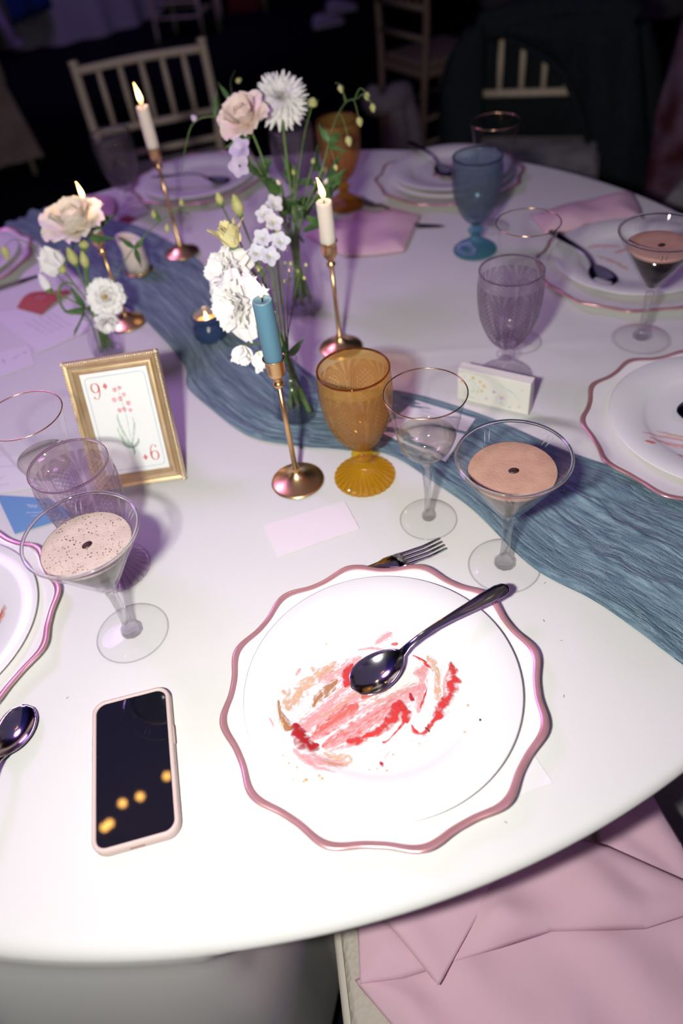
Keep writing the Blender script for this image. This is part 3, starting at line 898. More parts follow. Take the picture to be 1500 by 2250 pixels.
wineglass(.208, -.425, 'gold-rimmed wine glass holding a little white wine', .130)
wineglass(.409, -.088, 'empty gold-rimmed wine glass behind the clear goblet')
wineglass(.463, .300, 'empty gold-rimmed wine glass behind the blue goblet')
wineglass(-.214, -.362, 'gold-rimmed wine glass beside the gold picture frame', .126)

M_OUT = [(.0052, .0765), (.0085, .0800), (.0500, .1600)]
M_IN = [(.0474, .1602), (.0080, .0845), (.0030, .0815), (0, .0812)]
MT_BOWL = data_of('bowl', lathe([(0, .0750), (.0052, .0760), (.0085, .0796), (.0218, .1018), (.0385, .1310), (.0550, .1592), (.0554, .1606), (.0546, .1615), (.0534, .1612), (.0524, .1598), (.0361, .1310), (.0194, .1018), (.0080, .0845), (.0030, .0815), (0, .0812)], 72), THIN)
MT_RIM = data_of('rim', torus(.0539, .0017, .1604, 72, 12), RIMGLASS)
MT_STEM = data_of('stem', lathe(smooth_prof([(0, .0030), (.0105, .0040), (.0108, .0095), (.0075, .0145), (.0058, .020), (.0050, .040), (.0052, .062), (.0060, .0745), (0, .0762)], 4), 10), STEMG)
MT_FOOT = data_of('foot', lathe([(0, .0028), (.013, .0028), (.0370, .0010), (.0384, .0006), (.0390, .0014), (.0384, .0024), (.016, .0042), (0, .0052)], 72), THIN)
MT_EDGE = data_of('foot_edge', torus(.0385, .0008, .0014), CLEAR)


def foam_mat(name, col, col2, speck):
    m = mat(name, col, .55, spec=.3, noise_col=col2, nscale=70, bump=.3, bscale=500)
    if speck:
        nt = m.node_tree; b = nt.nodes['Principled BSDF']; src = b.inputs['Base Color'].links[0].from_socket
        tc = nt.nodes.new('ShaderNodeTexCoord'); v = nt.nodes.new('ShaderNodeTexVoronoi'); v.inputs['Scale'].default_value = 330
        n = nt.nodes.new('ShaderNodeTexNoise'); n.inputs['Scale'].default_value = 60
        mu = nt.nodes.new('ShaderNodeMath'); mu.operation = 'MULTIPLY_ADD'; mu.inputs[1].default_value = -.52; mu.inputs[2].default_value = .46
        lt = nt.nodes.new('ShaderNodeMath'); lt.operation = 'LESS_THAN'
        mx = nt.nodes.new('ShaderNodeMixRGB'); mx.inputs[2].default_value = (.10, .05, .045, 1)
        nt.links.new(tc.outputs['Object'], v.inputs['Vector']); nt.links.new(tc.outputs['Object'], n.inputs['Vector'])
        nt.links.new(n.outputs['Fac'], mu.inputs[0]); nt.links.new(v.outputs['Distance'], lt.inputs[0]); nt.links.new(mu.outputs[0], lt.inputs[1])
        nt.links.new(lt.outputs[0], mx.inputs[0]); nt.links.new(src, mx.inputs[1]); nt.links.new(mx.outputs[0], b.inputs['Base Color'])
    return m


BEAN = mat('coffee bean', (.035, .012, .012), .4)


def bean_vf():
    V, F = lathe(smooth_prof([(0, 0), (.6, .05), (1, .35), (.85, .75), (.4, .98), (0, 1)], 3), 20)
    V2 = []
    for x, y, z in V:
        gr = .35 * math.exp(-(y / .16) ** 2) * (1 if z > .5 else 0)
        V2.append((x * .0052, y * .0038, (z - gr) * .0026))
    return V2, F


BEAN_D = data_of('coffee_bean', bean_vf(), BEAN)


def martini(x, y, label, foam, liquid, fz, ft, lift=.001, brz=.4):
    t = thing('martini_glass', label, 'cocktail glass', (x, y, T + lift))
    bw_ = link('bowl', MT_BOWL, t); link('rim', MT_RIM, bw_); link('stem', MT_STEM, t); link('foot_edge', MT_EDGE, link('foot', MT_FOOT, t))
    ri = lambda z: .0080 + (z - .0845) / (.1598 - .0845) * (.0524 - .0080) - .0002
    z1 = fz - ft
    lathe_obj('cocktail', [(0, .0816), (.0030, .0820), (ri(.0850), .0850), (ri(z1), z1), (0, z1)], liquid, t)
    fo = lathe_obj('foam', [(0, z1 + .0001), (ri(z1), z1 + .0001), (ri(fz), fz), (ri(fz) - .001, fz + .0004), (ri(fz) * .6, fz - .0004), (0, fz - .0004)], foam, t, 72)
    link('coffee_bean', BEAN_D, fo, Matrix.Translation((.001, -.001, fz - .0009)) @ Matrix.Rotation(brz, 4, 'Z'))
    # cut strokes in the bowl
    for k in range(5):
        a = k * 2 * PI / 5 + .5
        for j in range(2):
            aa = a + j * .10
            p0 = Vector((.0530 * math.cos(aa), .0530 * math.sin(aa), .154)); p1 = Vector((.0466 * math.cos(aa + .07), .0466 * math.sin(aa + .07), .1435))
            mesh('cut_line', *tube([p0, p0.lerp(p1, .5), p1], [.0002, .0005, .0002], 6), CUT, bw_)
    return t


CUT = mat('frosted cut glass', (.9, .9, .92), .4, trans=.7, ior=1.3)
FOAM_P = foam_mat('rosy coffee foam', (.44, .25, .185), (.50, .30, .22), False)
FOAM_S = foam_mat('speckled beige foam', (.50, .39, .34), (.57, .45, .39), True)
FOAM_D = foam_mat('dusky coffee foam', (.50, .27, .22), (.55, .31, .25), False)
LIQ_G = mat('cloudy coffee cocktail', (.10, .085, .08), .15, spec=.6)
LIQ_D = mat('black coffee cocktail', (.012, .008, .008), .1, spec=.6)
martini(.276, -.511, 'martini glass with smooth rosy foam and one coffee bean', FOAM_P, LIQ_G, .1430, .004, .0012, 0)
martini(-.135, -.529, 'martini glass with speckled beige foam and coffee bean', FOAM_S, LIQ_G, .1445, .004, .0012, .7)
martini(.568, -.147, 'martini glass of dark layered cocktail standing on a charger rim', FOAM_D, LIQ_D, .1420, .007, .0155, .3)

# ------------------------------------------------------------------ candlesticks and candles
def candlestick(x, y, h, label, lift=.001):
    t = thing('candlestick', label, 'candlestick', (x, y, T + lift))
    lathe_obj('base', smooth_prof([(0, .0006), (.031, .0006), (.0332, .0012), (.0334, .0022), (.031, .0036), (.021, .0072), (.0115, .0125), (.0062, .0185), (.0048, .0222), (0, .0225)], 4), BRASS, t, 64)
    c = h - .034
    lathe_obj('stem', [(0, .021), (.0052, .021), (.0054, .0235), (.0034, .0250), (.0030, c * .6), (.0030, c - .004), (0, c - .004)], BRASS, t, 24)
    lathe_obj('cup', smooth_prof([(0, c - .0055), (.0034, c - .0055), (.0062, c - .002), (.0064, c + .001), (.0045, c + .005), (.0062, c + .009), (.0098, c + .0135), (.0108, c + .022), (.0108, c + .031), (.0126, c + .0335), (.0128, c + .0345), (.0112, c + .0340), (0, c + .030)], 3), BRASS, t, 40)
    return t


def candle(x, y, z0, L, m, label, lean=(-.004, .002), drip=0, fs=1.0, lift=.001):
    t = thing('taper_candle', label, 'candle', (x, y, T + z0 + lift))

    def md(a, i, r, z):
        rr = r * (1 + .02 * math.sin(3 * a + z * 90))
        if drip and r > .006:
            rr += .004 * drip * max(0, math.cos(a - 3.4)) ** 6 * max(0, 1 - abs(z - .010) / .014)
        return rr, z
    mesh('wax_body', *lathe([(0, -.003), (.0104, -.003), (.0108, .001), (.0108, L * .5), (.0107, L - .0028), (.0103, L - .0008), (.0096, L), (.0086, L - .0012), (.004, L - .0026), (0, L - .0028)], 40, md), m, t)
    wk = mesh('wick', *tube([(0, 0, L - .004), (.0002, 0, L + .003), (lean[0] * .3, lean[1] * .3, L + .0065)], [.0007, .0007, .0005], 6), WICK, t)
    H = .030 * fs
    def fl(k, z0_, z1_):
        pr = smooth_prof([(0, 0), (.0023, .10), (.0037, .25), (.0036, .42), (.0026, .65), (.0012, .87), (0, 1)], 4)
        V, F = lathe([(r * k * fs, q) for r, q in pr], 20)
        return [(vx + lean[0] * q * q, vy + lean[1] * q * q, z0_ + q * (z1_ - z0_)) for vx, vy, q in V], F
    f = mesh('flame', *fl(1.0, L + .002, L + .002 + H), FLAME, t)
    l = bpy.data.lights.new('flame_glow', 'POINT'); l.energy = .10; l.color = (1, .60, .28); l.shadow_soft_size = .006
    lo = bpy.data.objects.new('flame_glow', l); COL.objects.link(lo); lo.parent = t; lo.location = (lean[0] * .4, lean[1] * .4, L + .002 + H * 1.08)
    return t


candlestick(.058, -.325, .186, 'brass candlestick holding the blue candle')
candle(.058, -.325, .186, .071, BLUEWAX, 'lit dusty blue candle in a brass candlestick', (-.012, .004))
candlestick(-.128, .373, .196, 'tall brass candlestick on the runner with a long ivory candle', RUN)
candle(-.128, .373, .196, .066, WAX, 'lit ivory candle in front of the empty wooden chair', (-.004, .0), 0, 1.15, RUN)
candlestick(.144, -.034, .173, 'brass candlestick beside the tall glass flower vase')
candle(.144, -.034, .173, .056, WAX, 'lit ivory candle with dripped wax beside the tall flower vase', (-.006, .0), 1)
candlestick(-.212, .140, .164, 'brass candlestick behind the cream rose bouquet')
candle(-.212, .140, .164, .047, WAX, 'lit ivory candle half hidden behind the cream rose', (-.003, .0), 0, .9)

# tealight and stub candle
t = thing('tealight_holder', 'dark blue glass tealight holder glowing on the runner', 'candle holder', (-.062, .048, T + RUN))
BLUEJ = mat('dark blue glass', (.035, .06, .14), .06, spec=.6)
lathe_obj('jar', smooth_prof([(0, 0), (.022, 0), (.0255, .003), (.0268, .012), (.0255, .022), (.0215, .028), (.0210, .031), (.0232, .0345), (.0235, .042), (.0222, .0435), (.0212, .042), (.0205, .033), (.0208, .027), (.0222, .021), (.022, .006), (0, .004)], 3), BLUEJ, t)
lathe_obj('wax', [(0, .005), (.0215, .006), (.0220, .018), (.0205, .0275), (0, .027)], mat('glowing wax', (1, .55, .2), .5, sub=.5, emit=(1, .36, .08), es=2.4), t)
V, F = lathe([(0, .0275), (.0030, .031), (.0036, .035), (.0016, .042), (0, .047)], 14)
mesh('flame', V, F, FLAME, t)
l = bpy.data.lights.new('flame_glow', 'POINT'); l.energy = .05; l.color = (1, .6, .28); l.shadow_soft_size = .004
lo = bpy.data.objects.new('flame_glow', l); COL.objects.link(lo); lo.parent = t; lo.location = (0, 0, .050)

t = thing('pillar_candle', 'short white pillar candle with melted lip on the blue runner', 'candle', (-.206, .318, T + RUN))
lathe_obj('dish', [(0, .0005), (.024, .0005), (.027, .004), (.025, .0045), (0, .003)], BRASS, t)


def stub(a, i, r, z):
    return r * (1 + .04 * math.sin(4 * a) + (.22 * max(0, math.cos(a - 2.9)) ** 3 if z > .055 else 0)), z + (.007 * math.cos(a - 2.9) if z > .055 else 0)


mesh('wax_body', *lathe([(0, .003), (.0215, .003), (.0205, .02), (.0195, .05), (.0205, .064), (.019, .066), (.016, .058), (0, .055)], 32, stub), WAX, t)
mesh('wick', *tube([(0, 0, .054), (.0005, 0, .062)], .0007, 6), WICK, t)


# ------------------------------------------------------------------ flowers
def petal(w_, l, cup=.4, curl=.3, ruf=0.0, tip=0.0, nu=7, nv=7, seed=0):
    def fn(u, v):
        f = u * 2 - 1
        wid = w_ * (math.sin(PI * min(.93, .14 + .72 * v))) ** .8 * (1 - tip * v ** 3)
        if v < .15:
            wid *= .45 + v * 3.6
        y = curl * l * v * v - cup * wid * f * f * (1 - .3 * v)
        r = ruf * v * v * math.sin(f * 7 + seed) + ruf * .6 * v * N(f * 3, v * 3, seed)
        return (f * wid * .5 * 2, y + r, l * v * (1 - .10 * f * f * (1 if not tip else 2)) + ruf * .5 * v * math.sin(f * 11 + seed))
    return grid(nu, nv, fn)


def axis_m(pos, d):
    d = Vector(d).normalized(); q = Vector((0, 0, 1)).rotation_difference(d)
    return Matrix.Translation(pos) @ q.to_matrix().to_4x4()


class Flower:
    def __init__(s, name, label, cat, base, group=None):
        s.base = Vector(base); s.o = thing(name, label, cat, base, 0, group); s.inv = Matrix.Translation(-s.base)

    def add(s, name, VF, m):
        return mesh(name, [Vector(v) - s.base for v in VF[0]], VF[1], m, s.o)

    def stem(s, pts, r=.0016, name='stem', m=None):
        return s.add(name, tube(pts, r, 7, 6), m or GREEN)

    def rings(s, pos, d, rings, name='petal'):
        M = axis_m(pos, d)
        for me, n, tilt, r0, z0, sc, tw in rings:
            for k in range(n):
                a = tw + 2 * PI * k / n + random.uniform(-.1, .1)
                P = M @ Matrix.Rotation(a, 4, 'Z') @ Matrix.Translation((0, r0, z0)) @ Matrix.Rotation(-(tilt + random.uniform(-.06, .06)), 4, 'X') @ Matrix.Scale(sc * random.uniform(.93, 1.07), 4)
                link(name, me, s.o, s.inv @ P)

    def bud(s, pos, d, l, r, m, name='bud'):
        V, F = lathe(smooth_prof([(0, 0), (r * .55, l * .06), (r, l * .35), (r * .8, l * .65), (r * .35, l * .9), (0, l)], 3), 12)
        M = axis_m(pos, d); s.add(name, ([M @ Vector(v) for v in V], F), m)

    def leaf(s, pos, d, l, w_, roll=0, m=None, curl=.25):
        V, F = petal(w_, l, .3, curl, 0, .75, 5, 8)
        M = axis_m(pos, d) @ Matrix.Rotation(roll, 4, 'Z'); s.add('leaf', ([M @ Vector(v) for v in V], F), m or LEAF)


def pm(name, m, **k):
    return data_of(name, petal(**k), m)


# rose petals in two colours
def rose_set(m, key):
    return [pm('petal', m, w_=.0125, l=.024, cup=.75, curl=-.15, ruf=.0006, seed=1), pm('petal', m, w_=.017, l=.028, cup=.62, curl=.05, ruf=.0012, seed=2), pm('petal', m, w_=.020, l=.030, cup=.45, curl=.32, ruf=.002, seed=3)]


def rose(F_, pos, d, ms, sc):
    a, b, c = ms
    F_.rings(pos, d, [(a, 3, .02, .0015 * sc, .006 * sc, .72 * sc, 0), (a, 4, .10, .004 * sc, .004 * sc, .85 * sc, .5), (a, 5, .2, .0065 * sc, .002 * sc, .95 * sc, 1.0), (b, 5, .32, .0075 * sc, .001 * sc, .98 * sc, .3), (b, 6, .5, .0085 * sc, 0, 1.0 * sc, .9), (c, 6, .85, .008 * sc, 0, 1.0 * sc, .2)])


ROSE_P = rose_set(PETALP, 'p'); ROSE_C = rose_set(PETALC, 'c'); ROSE_W = rose_set(PETALW, 'w')
DAHL = [pm('petal', PETALW, w_=.0046, l=.028, cup=.7, curl=.10, tip=.35, nu=4, nv=5), pm('petal', PETALW, w_=.0058, l=.034, cup=.6, curl=.22, tip=.3, nu=4, nv=5)]
CARN = [pm('petal', PETALW, w_=.0105, l=.020, cup=.25, curl=.2, ruf=.0030, seed=4, nu=8, nv=6), pm('petal', PETALW, w_=.012, l=.023, cup=.1, curl=.35, ruf=.0035, seed=9, nu=8, nv=6)]
LISI = [pm('petal', PETALY, w_=.014, l=.034, cup=.6, curl=.08, ruf=.0012, tip=.15, seed=2), pm('petal', PETALY, w_=.014, l=.034, cup=.5, curl=.25, ruf=.0016, tip=.25, seed=5)]
LISW = [pm('petal', PETALW, w_=.018, l=.032, cup=.4, curl=.3, ruf=.0030, seed=6, nu=9), pm('petal', PETALW, w_=.020, l=.034, cup=.3, curl=.55, ruf=.0034, seed=8, nu=9)]
DELB = pm('petal', PETALB, w_=.0062, l=.0125, cup=.3, curl=.25, nu=5, nv=5)
LILB = pm('petal', PETALL, w_=.009, l=.016, cup=.3, curl=.3, nu=5, nv=5)

# -- tall vase
V1 = Vector((.094, .099, T + .003))
t = thing('flower_vase', 'tall clear glass vase crowded with green stems', 'vase', V1)
THINV = thin_glass('vase glass', (.93, .92, .95), .05, .7)
lathe_obj('vase_body', smooth_prof([(0, .001), (.029, .001), (.0325, .004), (.0330, .012), (.030, .035), (.0225, .075), (.0175, .105), (.0178, .125), (.0205, .142)], 4), THINV, t, 56)
lathe_obj('vase_base', smooth_prof([(0, .0015), (.028, .0015), (.0300, .005), (.026, .009), (0, .010)], 3), CLEAR, t, 40)
mesh('vase_rim', *torus(.0205, .0010, .142), CLEAR, t)


def st(base, off, head, bend=.02):
    b = Vector(base) + Vector((off[0], off[1], .012)); h = Vector(head)
    neck = Vector(base) + Vector((-off[0] * .4 + (h.x - base[0]) * .12, -off[1] * .4 + (h.y - base[1]) * .12, .135))
    mid = neck.lerp(h, .55) + Vector((0, 0, bend))
    return [b, neck, mid, h]


hp = Vector((.052, .160, T + .283))
f = Flower('blush_rose', 'blush pink garden rose in the tall vase', 'flower', V1 + Vector((.012, 0, .012)), 'flowers in the tall vase')
f.stem(st(V1, (.012, .004), hp)); rose(f, hp, (-.25, -.45, .8), ROSE_P, 1.14)
f.leaf(hp + Vector((.0, 0, -.02)), (-.6, -.3, -.2), .04, .011, .3); f.leaf(hp + Vector((.012, -.01, -.05)), (.1, -.5, -.3), .045, .016, .8)
hp = Vector((.106, .220, T + .288))
f = Flower('white_dahlia', 'round white dahlia at the top of the tall vase', 'flower', V1 + Vector((-.010, .004, .012)), 'flowers in the tall vase')
f.stem(st(V1, (-.010, .006), hp), .0019)
f.rings(hp + Vector((0, 0, .0)), (.02, -.62, .75), [(DAHL[0], 9, .12, .001, .010, .60, 0), (DAHL[0], 13, .38, .002, .009, .82, .2), (DAHL[0], 17, .62, .003, .007, 1.0, .4), (DAHL[1], 20, .88, .004, .005, 1.0, 0), (DAHL[1], 22, 1.12, .004, .003, 1.1, .15), (DAHL[1], 24, 1.38, .005, 0, 1.15, .05), (DAHL[1], 22, 1.68, .005, -.003, 1.12, .3)])
f.bud(hp + Vector((0, .004, -.012)), (0, -.5, .8), .014, .009, GREEN, 'calyx')
f = Flower('bud_sprig', 'arching green sprig hung with pale buds beside the white dahlia', 'flower', V1 + Vector((.0, -.012, .012)), 'flowers in the tall vase')
pts = [V1 + Vector((0, -.012, .012)), V1 + Vector((.012, .0, .135)), Vector((.150, .085, T + .225)), Vector((.178, .150, T + .262)), Vector((.203, .205, T + .275)), Vector((.224, .228, T + .272))]
f.stem(pts, [.0017, .0016, .0015, .0013, .0011, .0008])
for a, b, l, r in (((.203, .205, .275), (.200, .235, .292), .012, .0050), ((.206, .21, .275), (.196, .262, .288), .001, .001), ((.224, .228, .272), (.244, .205, .268), .013, .0048), ((.214, .218, .274), (.220, .185, .258), .014, .0052), ((.19, .178, .269), (.198, .150, .245), .015, .0056), ((.22, .226, .273), (.238, .222, .280), .012, .0048), ((.165, .12, .245), (.172, .10, .225), .009, .0035)):
    A = Vector(a) + Vector((0, 0, T)); B = Vector(b) + Vector((0, 0, T)); f.stem([A, A.lerp(B, .5) + Vector((0, 0, .010)), B], .0007, 'stalk')
    f.bud(B + Vector((0, 0, .001)), (.1, -.2, -1), l, r, BUDGREEN)
for d in ((.5, -.2, -.5), (-.3, .2, .6), (.6, .3, .2)):
    f.leaf(Vector((.168, .122, T + .25)), d, .030, .006)
for (px, py, pz, cl, tall, lab) in ((.153, .238, .268, BUDGREEN, .014, 'green unopened dahlia bud beside the white dahlia'),):
    f = Flower('dahlia_bud', lab, 'flower', V1 + Vector((.004, .01, .012)), 'flowers in the tall vase')
    h = Vector((px, py, T + pz)); f.stem(st(V1, (.004, .010), h), .0012); f.bud(h, (.3, -.3, .8), tall, .008, cl)
    for q in range(4):
        f.leaf(h, (math.cos(q * 1.6), math.sin(q * 1.6), .5), .014, .003)
f = Flower('lilac_blossom', 'small lilac blossom under the blush rose', 'flower', V1 + Vector((-.004, -.01, .012)), 'flowers in the tall vase')
h = Vector((.040, .108, T + .262)); f.stem(st(V1, (-.004, -.010), h), .0012)
f.rings(h, (-.3, -.5, .5), [(LILB, 5, 1.0, .002, 0, 1.0, 0), (LILB, 4, .5, .001, 0, .7, .4)]); f.rings(h + Vector((-.006, -.016, -.016)), (-.3, -.7, .2), [(LILB, 5, 1.1, .002, 0, .9, 0)])
f.leaf(h + Vector((.01, .0, -.02)), (.2, -.3, -.4), .038, .015); f.leaf(h + Vector((.006, .0, -.012)), (-.4, -.1, -.5), .032, .012)
f = Flower('leafy_tendril', 'thin green tendril curling toward the empty chair', 'flower', V1 + Vector((-.012, .0, .012)), 'flowers in the tall vase')
f.stem([V1 + Vector((-.012, 0, .012)), V1 + Vector((-.006, .01, .135)), Vector((.035, .20, T + .262)), Vector((.0, .24, T + .272)), Vector((-.035, .25, T + .265)), Vector((-.055, .24, T + .235)), Vector((-.068, .22, T + .205))], [.0014, .0013, .0011, .0009, .0008, .0007, .0005])
f.stem([Vector((.035, .20, T + .262)), Vector((.030, .30, T + .285)), Vector((.028, .37, T + .285)), Vector((.036, .42, T + .288))], [.001, .0008, .0006, .0004], 'stalk')
f.bud(Vector((.036, .38, T + .28)), (.6, .2, .2), .011, .004, BUDGREEN); f.bud(Vector((-.03, .25, T + .268)), (-.4, -.2, .6), .011, .005, PETALL)
f.leaf(Vector((.026, .30, T + .275)), (-.5, .3, .8), .035, .004); f.leaf(Vector((.0, .24, T + .272)), (.3, .3, .9), .04, .004)
for i in range(10):
    f = Flower('filler_stem', 'straight green stem with narrow leaves in the tall vase', 'flower', V1 + Vector((.012 * math.cos(i), .012 * math.sin(i), .012)), 'filler stems in the tall vase')
    a = i * .9
    h = V1 + Vector((.025 + .035 * math.cos(a), .02 + .05 * math.sin(a), .19 + .02 * math.sin(i * 2.1)))
    f.stem(st(V1, (.016 * math.cos(a + 2), .016 * math.sin(a + 2)), h, .004), .0015)
    f.leaf(h + Vector((0, 0, -.01)), (math.cos(a), math.sin(a), .7), .045, .011, i); f.leaf(h + Vector((0, 0, -.03)), (math.cos(a + 2), math.sin(a + 2), .3), .042, .009, i); f.leaf(h + Vector((0, 0, -.045)), (math.cos(a + 4), math.sin(a + 4), .5), .036, .008, i)
    f.bud(h, (math.cos(a) * .5, math.sin(a) * .5, .8), .010, .0035, BUDGREEN if i % 2 else PETALP)

# -- bottle vase by the blue candle
V2 = Vector((.066, -.190, T + .004))
t = thing('bud_vase', 'small clear bottle vase beside the blue candle', 'vase', V2)
lathe_obj('vase_body', smooth_prof([(0, .001), (.025, .001), (.0282, .005), (.0285, .022), (.0275, .040), (.022, .055), (.0125, .066), (.0098, .074), (.0100, .086), (.0125, .092)], 4), THINV, t, 56)
lathe_obj('vase_base', smooth_prof([(0, .0015), (.024, .0015), (.0262, .006), (.022, .010), (0, .011)], 3), CLEAR, t, 40)
mesh('vase_rim', *torus(.0125, .0012, .092), CLEAR, t)
neck = V2 + Vector((0, 0, .092))


def st2(base, off, nk, head, bend=.01):
    b = Vector(base) + Vector((off[0], off[1], .010)); h = Vector(head)
    return [b, Vector(nk) + Vector((-off[0] * .25, -off[1] * .25, 0)), Vector(nk).lerp(h, .55) + Vector((0, 0, bend)), h]


G2 = 'flowers in the bottle vase'
for i, (h, d, sc, lab) in enumerate((((.016, -.165, .168), (-.55, -.75, .35), 1.05, 'large ruffled white bloom behind the blue candle flame'), ((.006, -.105, .185), (-.55, -.6, .6), .86, 'upper ruffled white bloom under the yellow lisianthus'))):
    h = Vector((h[0], h[1], T + h[2])); f = Flower('white_lisianthus', lab, 'flower', V2 + Vector((.01 - .02 * i, .008, .01)), G2)
    f.stem(st2(V2, (.01 - .02 * i, .008), neck, h + Vector((.004, .008, -.006))), .0017)
    f.rings(h, d, [(LISW[0], 4, .15, .002, .003, .75 * sc, 0), (LISW[0], 5, .4, .004, .001, .9 * sc, .6), (LISW[0], 6, .7, .005, 0, .95 * sc, .2), (LISW[1], 6, 1.05, .005, -.002, 1.0 * sc, .8), (LISW[1], 7, 1.5, .005, -.004, .95 * sc, .3)])
for i, (h, d) in enumerate((((.018, -.238, .155), (-.25, -.35, -.9)), ((.036, -.252, .152), (.2, -.45, -.85)))):
    h = Vector((h[0], h[1], T + h[2])); f = Flower('drooping_blossom', ('drooping white blossom with a green base under the big white bloom', 'narrow drooping white bud next to the blue candle')[i], 'flower', V2 + Vector((.004, -.012 + i * .006, .01)), G2)
    f.stem(st2(V2, (.004, -.012 + .006 * i), neck, h), .0011); f.rings(h, d, [(LISW[0], 4, .25 - .1 * i, .001, 0, .72, 0), (LISW[0], 3 - i, .1, .001, 0, .65, .5)]); f.bud(h, d, .012, .0035, BUDGREEN, 'calyx')
h = Vector((.020, -.092, T + .213)); f = Flower('yellow_lisianthus', 'half-open lemon yellow lisianthus above the white blooms', 'flower', V2 + Vector((-.008, .0, .01)), G2)
f.stem(st2(V2, (-.008, 0), neck, h), .0017); f.rings(h, (-.2, .05, 1), [(LISI[0], 3, .06, .003, 0, .95, 0), (LISI[0], 4, .16, .006, 0, 1.0, .5), (LISI[1], 2, .32, .007, 0, 1.05, 1.4)]); f.bud(h + Vector((0, 0, -.006)), (-.2, 0, 1), .012, .006, GREEN, 'calyx')
for lab, h, l, r in (('tight yellow-green bud on the tallest stem', (.026, .020, .205), .030, .0085), ('smaller green bud beside the tallest yellow-green bud', (.0, .050, .212), .018, .0060)):
    h = Vector((h[0], h[1], T + h[2])); f = Flower('lisianthus_bud', lab, 'flower', V2 + Vector((.006, .006, .01)), G2)
    f.stem(st2(V2, (.006, .006), neck, h, .018), .0014); f.bud(h, (-.12, .1, 1), l, r, BUDGREEN); f.bud(h + Vector((0, 0, -.004)), (-.1, 0, 1), .010, .005, GREEN, 'calyx')
for i, (x, y, z) in enumerate(((.071, -.009, .2), (.078, -.072, .2), (.056, -.054, .2), (.074, .052, .2), (.046, -.096, .2), (.060, .02, .2), (.062, -.10, .195))):
    h = Vector((x, y, T + z)); f = Flower('delphinium_floret', 'tiny pale blue delphinium floret on a thin stem', 'flower', V2 + Vector((0, .01, .01)), 'delphinium florets in the bottle vase')
    f.stem(st2(V2, (.002 * i - .005, .01), neck, h, .006), .0007); f.rings(h, (.3 - .15 * (i % 3), -.6, .6), [(DELB, 5, 1.0, .001, 0, 1.05, i), (DELB, 3, .5, .001, 0, .6, i)]); f.bud(h, (.2, -.6, .6), .004, .0018, BUDGREEN, 'eye')
for i in range(6):
    h = Vector((.02 + .016 * i, -.05 - .02 * (i % 3), T + .155 + .012 * (i % 4))); f = Flower('wiry_sprig', 'wiry green sprig with pinhead buds in the bottle vase', 'flower', V2 + Vector((.01, .0, .01)), 'wiry sprigs in the bottle vase')
    f.stem(st2(V2, (.01 * math.cos(i), .01 * math.sin(i)), neck, h, .01), .0007)
    for q in range(3):
        e = h + Vector((.012 * math.cos(i + q * 2.1), .012 * math.sin(i + q * 2.1), .008 * q - .01)); f.stem([h + Vector((0, 0, -.012)), e], .0005, 'stalk'); f.bud(e, (0, 0, 1), .006, .0024, BUDGREEN)
f = Flower('thick_stem', 'thick green cut stem standing in the bottle vase', 'flower', V2 + Vector((.016, -.014, .012)), G2)
f.stem([V2 + Vector((.018, -.016, .013)), V2 + Vector((.006, -.004, .06)), neck + Vector((-.002, .002, .01)), neck + Vector((-.01, .02, .04))], .0040)
f.leaf(neck + Vector((.002, -.002, .006)), (.7, -.2, .6), .034, .006); f.leaf(neck + Vector((-.004, .0, .01)), (.2, -.6, .7), .03, .005)

# -- small vase behind the picture frame
V3 = Vector((-.230, .042, T + .002))
t = thing('bud_vase', 'small round clear vase behind the gold picture frame', 'vase', V3)
lathe_obj('vase_body', smooth_prof([(0, .001), (.021, .001), (.0252, .006), (.0258, .022), (.0235, .040), (.018, .052), (.0150, .060), (.0155, .068), (.0180, .074)], 4), THINV, t, 48)
lathe_obj('vase_base', smooth_prof([(0, .0015), (.021, .0015), (.0238, .007), (.020, .011), (0, .012)], 3), CLEAR, t, 40)
mesh('vase_rim', *torus(.0180, .0010, .074), CLEAR, t)
nk3 = V3 + Vector((0, 0, .072)); G3 = 'flowers behind the picture frame'
h = Vector((-.228, .112, T + .184)); f = Flower('cream_rose', 'open cream rose with peach heart before the candle flame', 'flower', V3 + Vector((.008, 0, .01)), G3)
f.stem(st2(V3, (.008, 0), nk3, h), .0018); rose(f, h, (-.05, -.25, .95), ROSE_C, 1.42)
f.leaf(h + Vector((.01, .01, -.005)), (.9, .3, .1), .05, .010); f.leaf(h + Vector((.01, 0, -.014)), (.8, -.2, -.3), .042, .009); f.leaf(h + Vector((-.01, -.005, -.012)), (-.3, -.4, -.8), .045, .010)
h = Vector((-.200, .030, T + .108)); f = Flower('white_carnation', 'frilled white carnation with a yellow centre above the small vase', 'flower', V3 + Vector((-.006, .004, .01)), G3)
f.stem(st2(V3, (-.006, .004), nk3, h + Vector((0, .006, -.012)), .004), .0015)
f.rings(h, (.25, -.75, .45), [(CARN[0], 5, .2, .002, .003, .8, 0), (CARN[0], 7, .55, .003, .002, .9, .3), (CARN[1], 8, .9, .004, 0, .95, .1), (CARN[1], 9, 1.25, .004, -.002, 1.05, .5), (CARN[1], 8, 1.65, .004, -.005, 1.0, .2)])
f.bud(h + Vector((.003, -.012, .006)), (.25, -.75, .45), .010, .0035, mat('stamen yellow', (.62, .42, .08), .7), 'stamens')
h = Vector((-.206, .010, T + .078)); f = Flower('white_carnation', 'small frilled white carnation hanging over the rim of the small vase', 'flower', V3 + Vector((.0, -.006, .01)), G3)
f.stem(st2(V3, (0, -.006), nk3, h + Vector((0, .01, -.004)), .004), .0012); f.rings(h, (.1, -.7, -.2), [(CARN[0], 5, .3, .002, 0, .7, 0), (CARN[0], 7, .8, .003, 0, .75, .3), (CARN[1], 7, 1.2, .003, 0, .7, .1)])
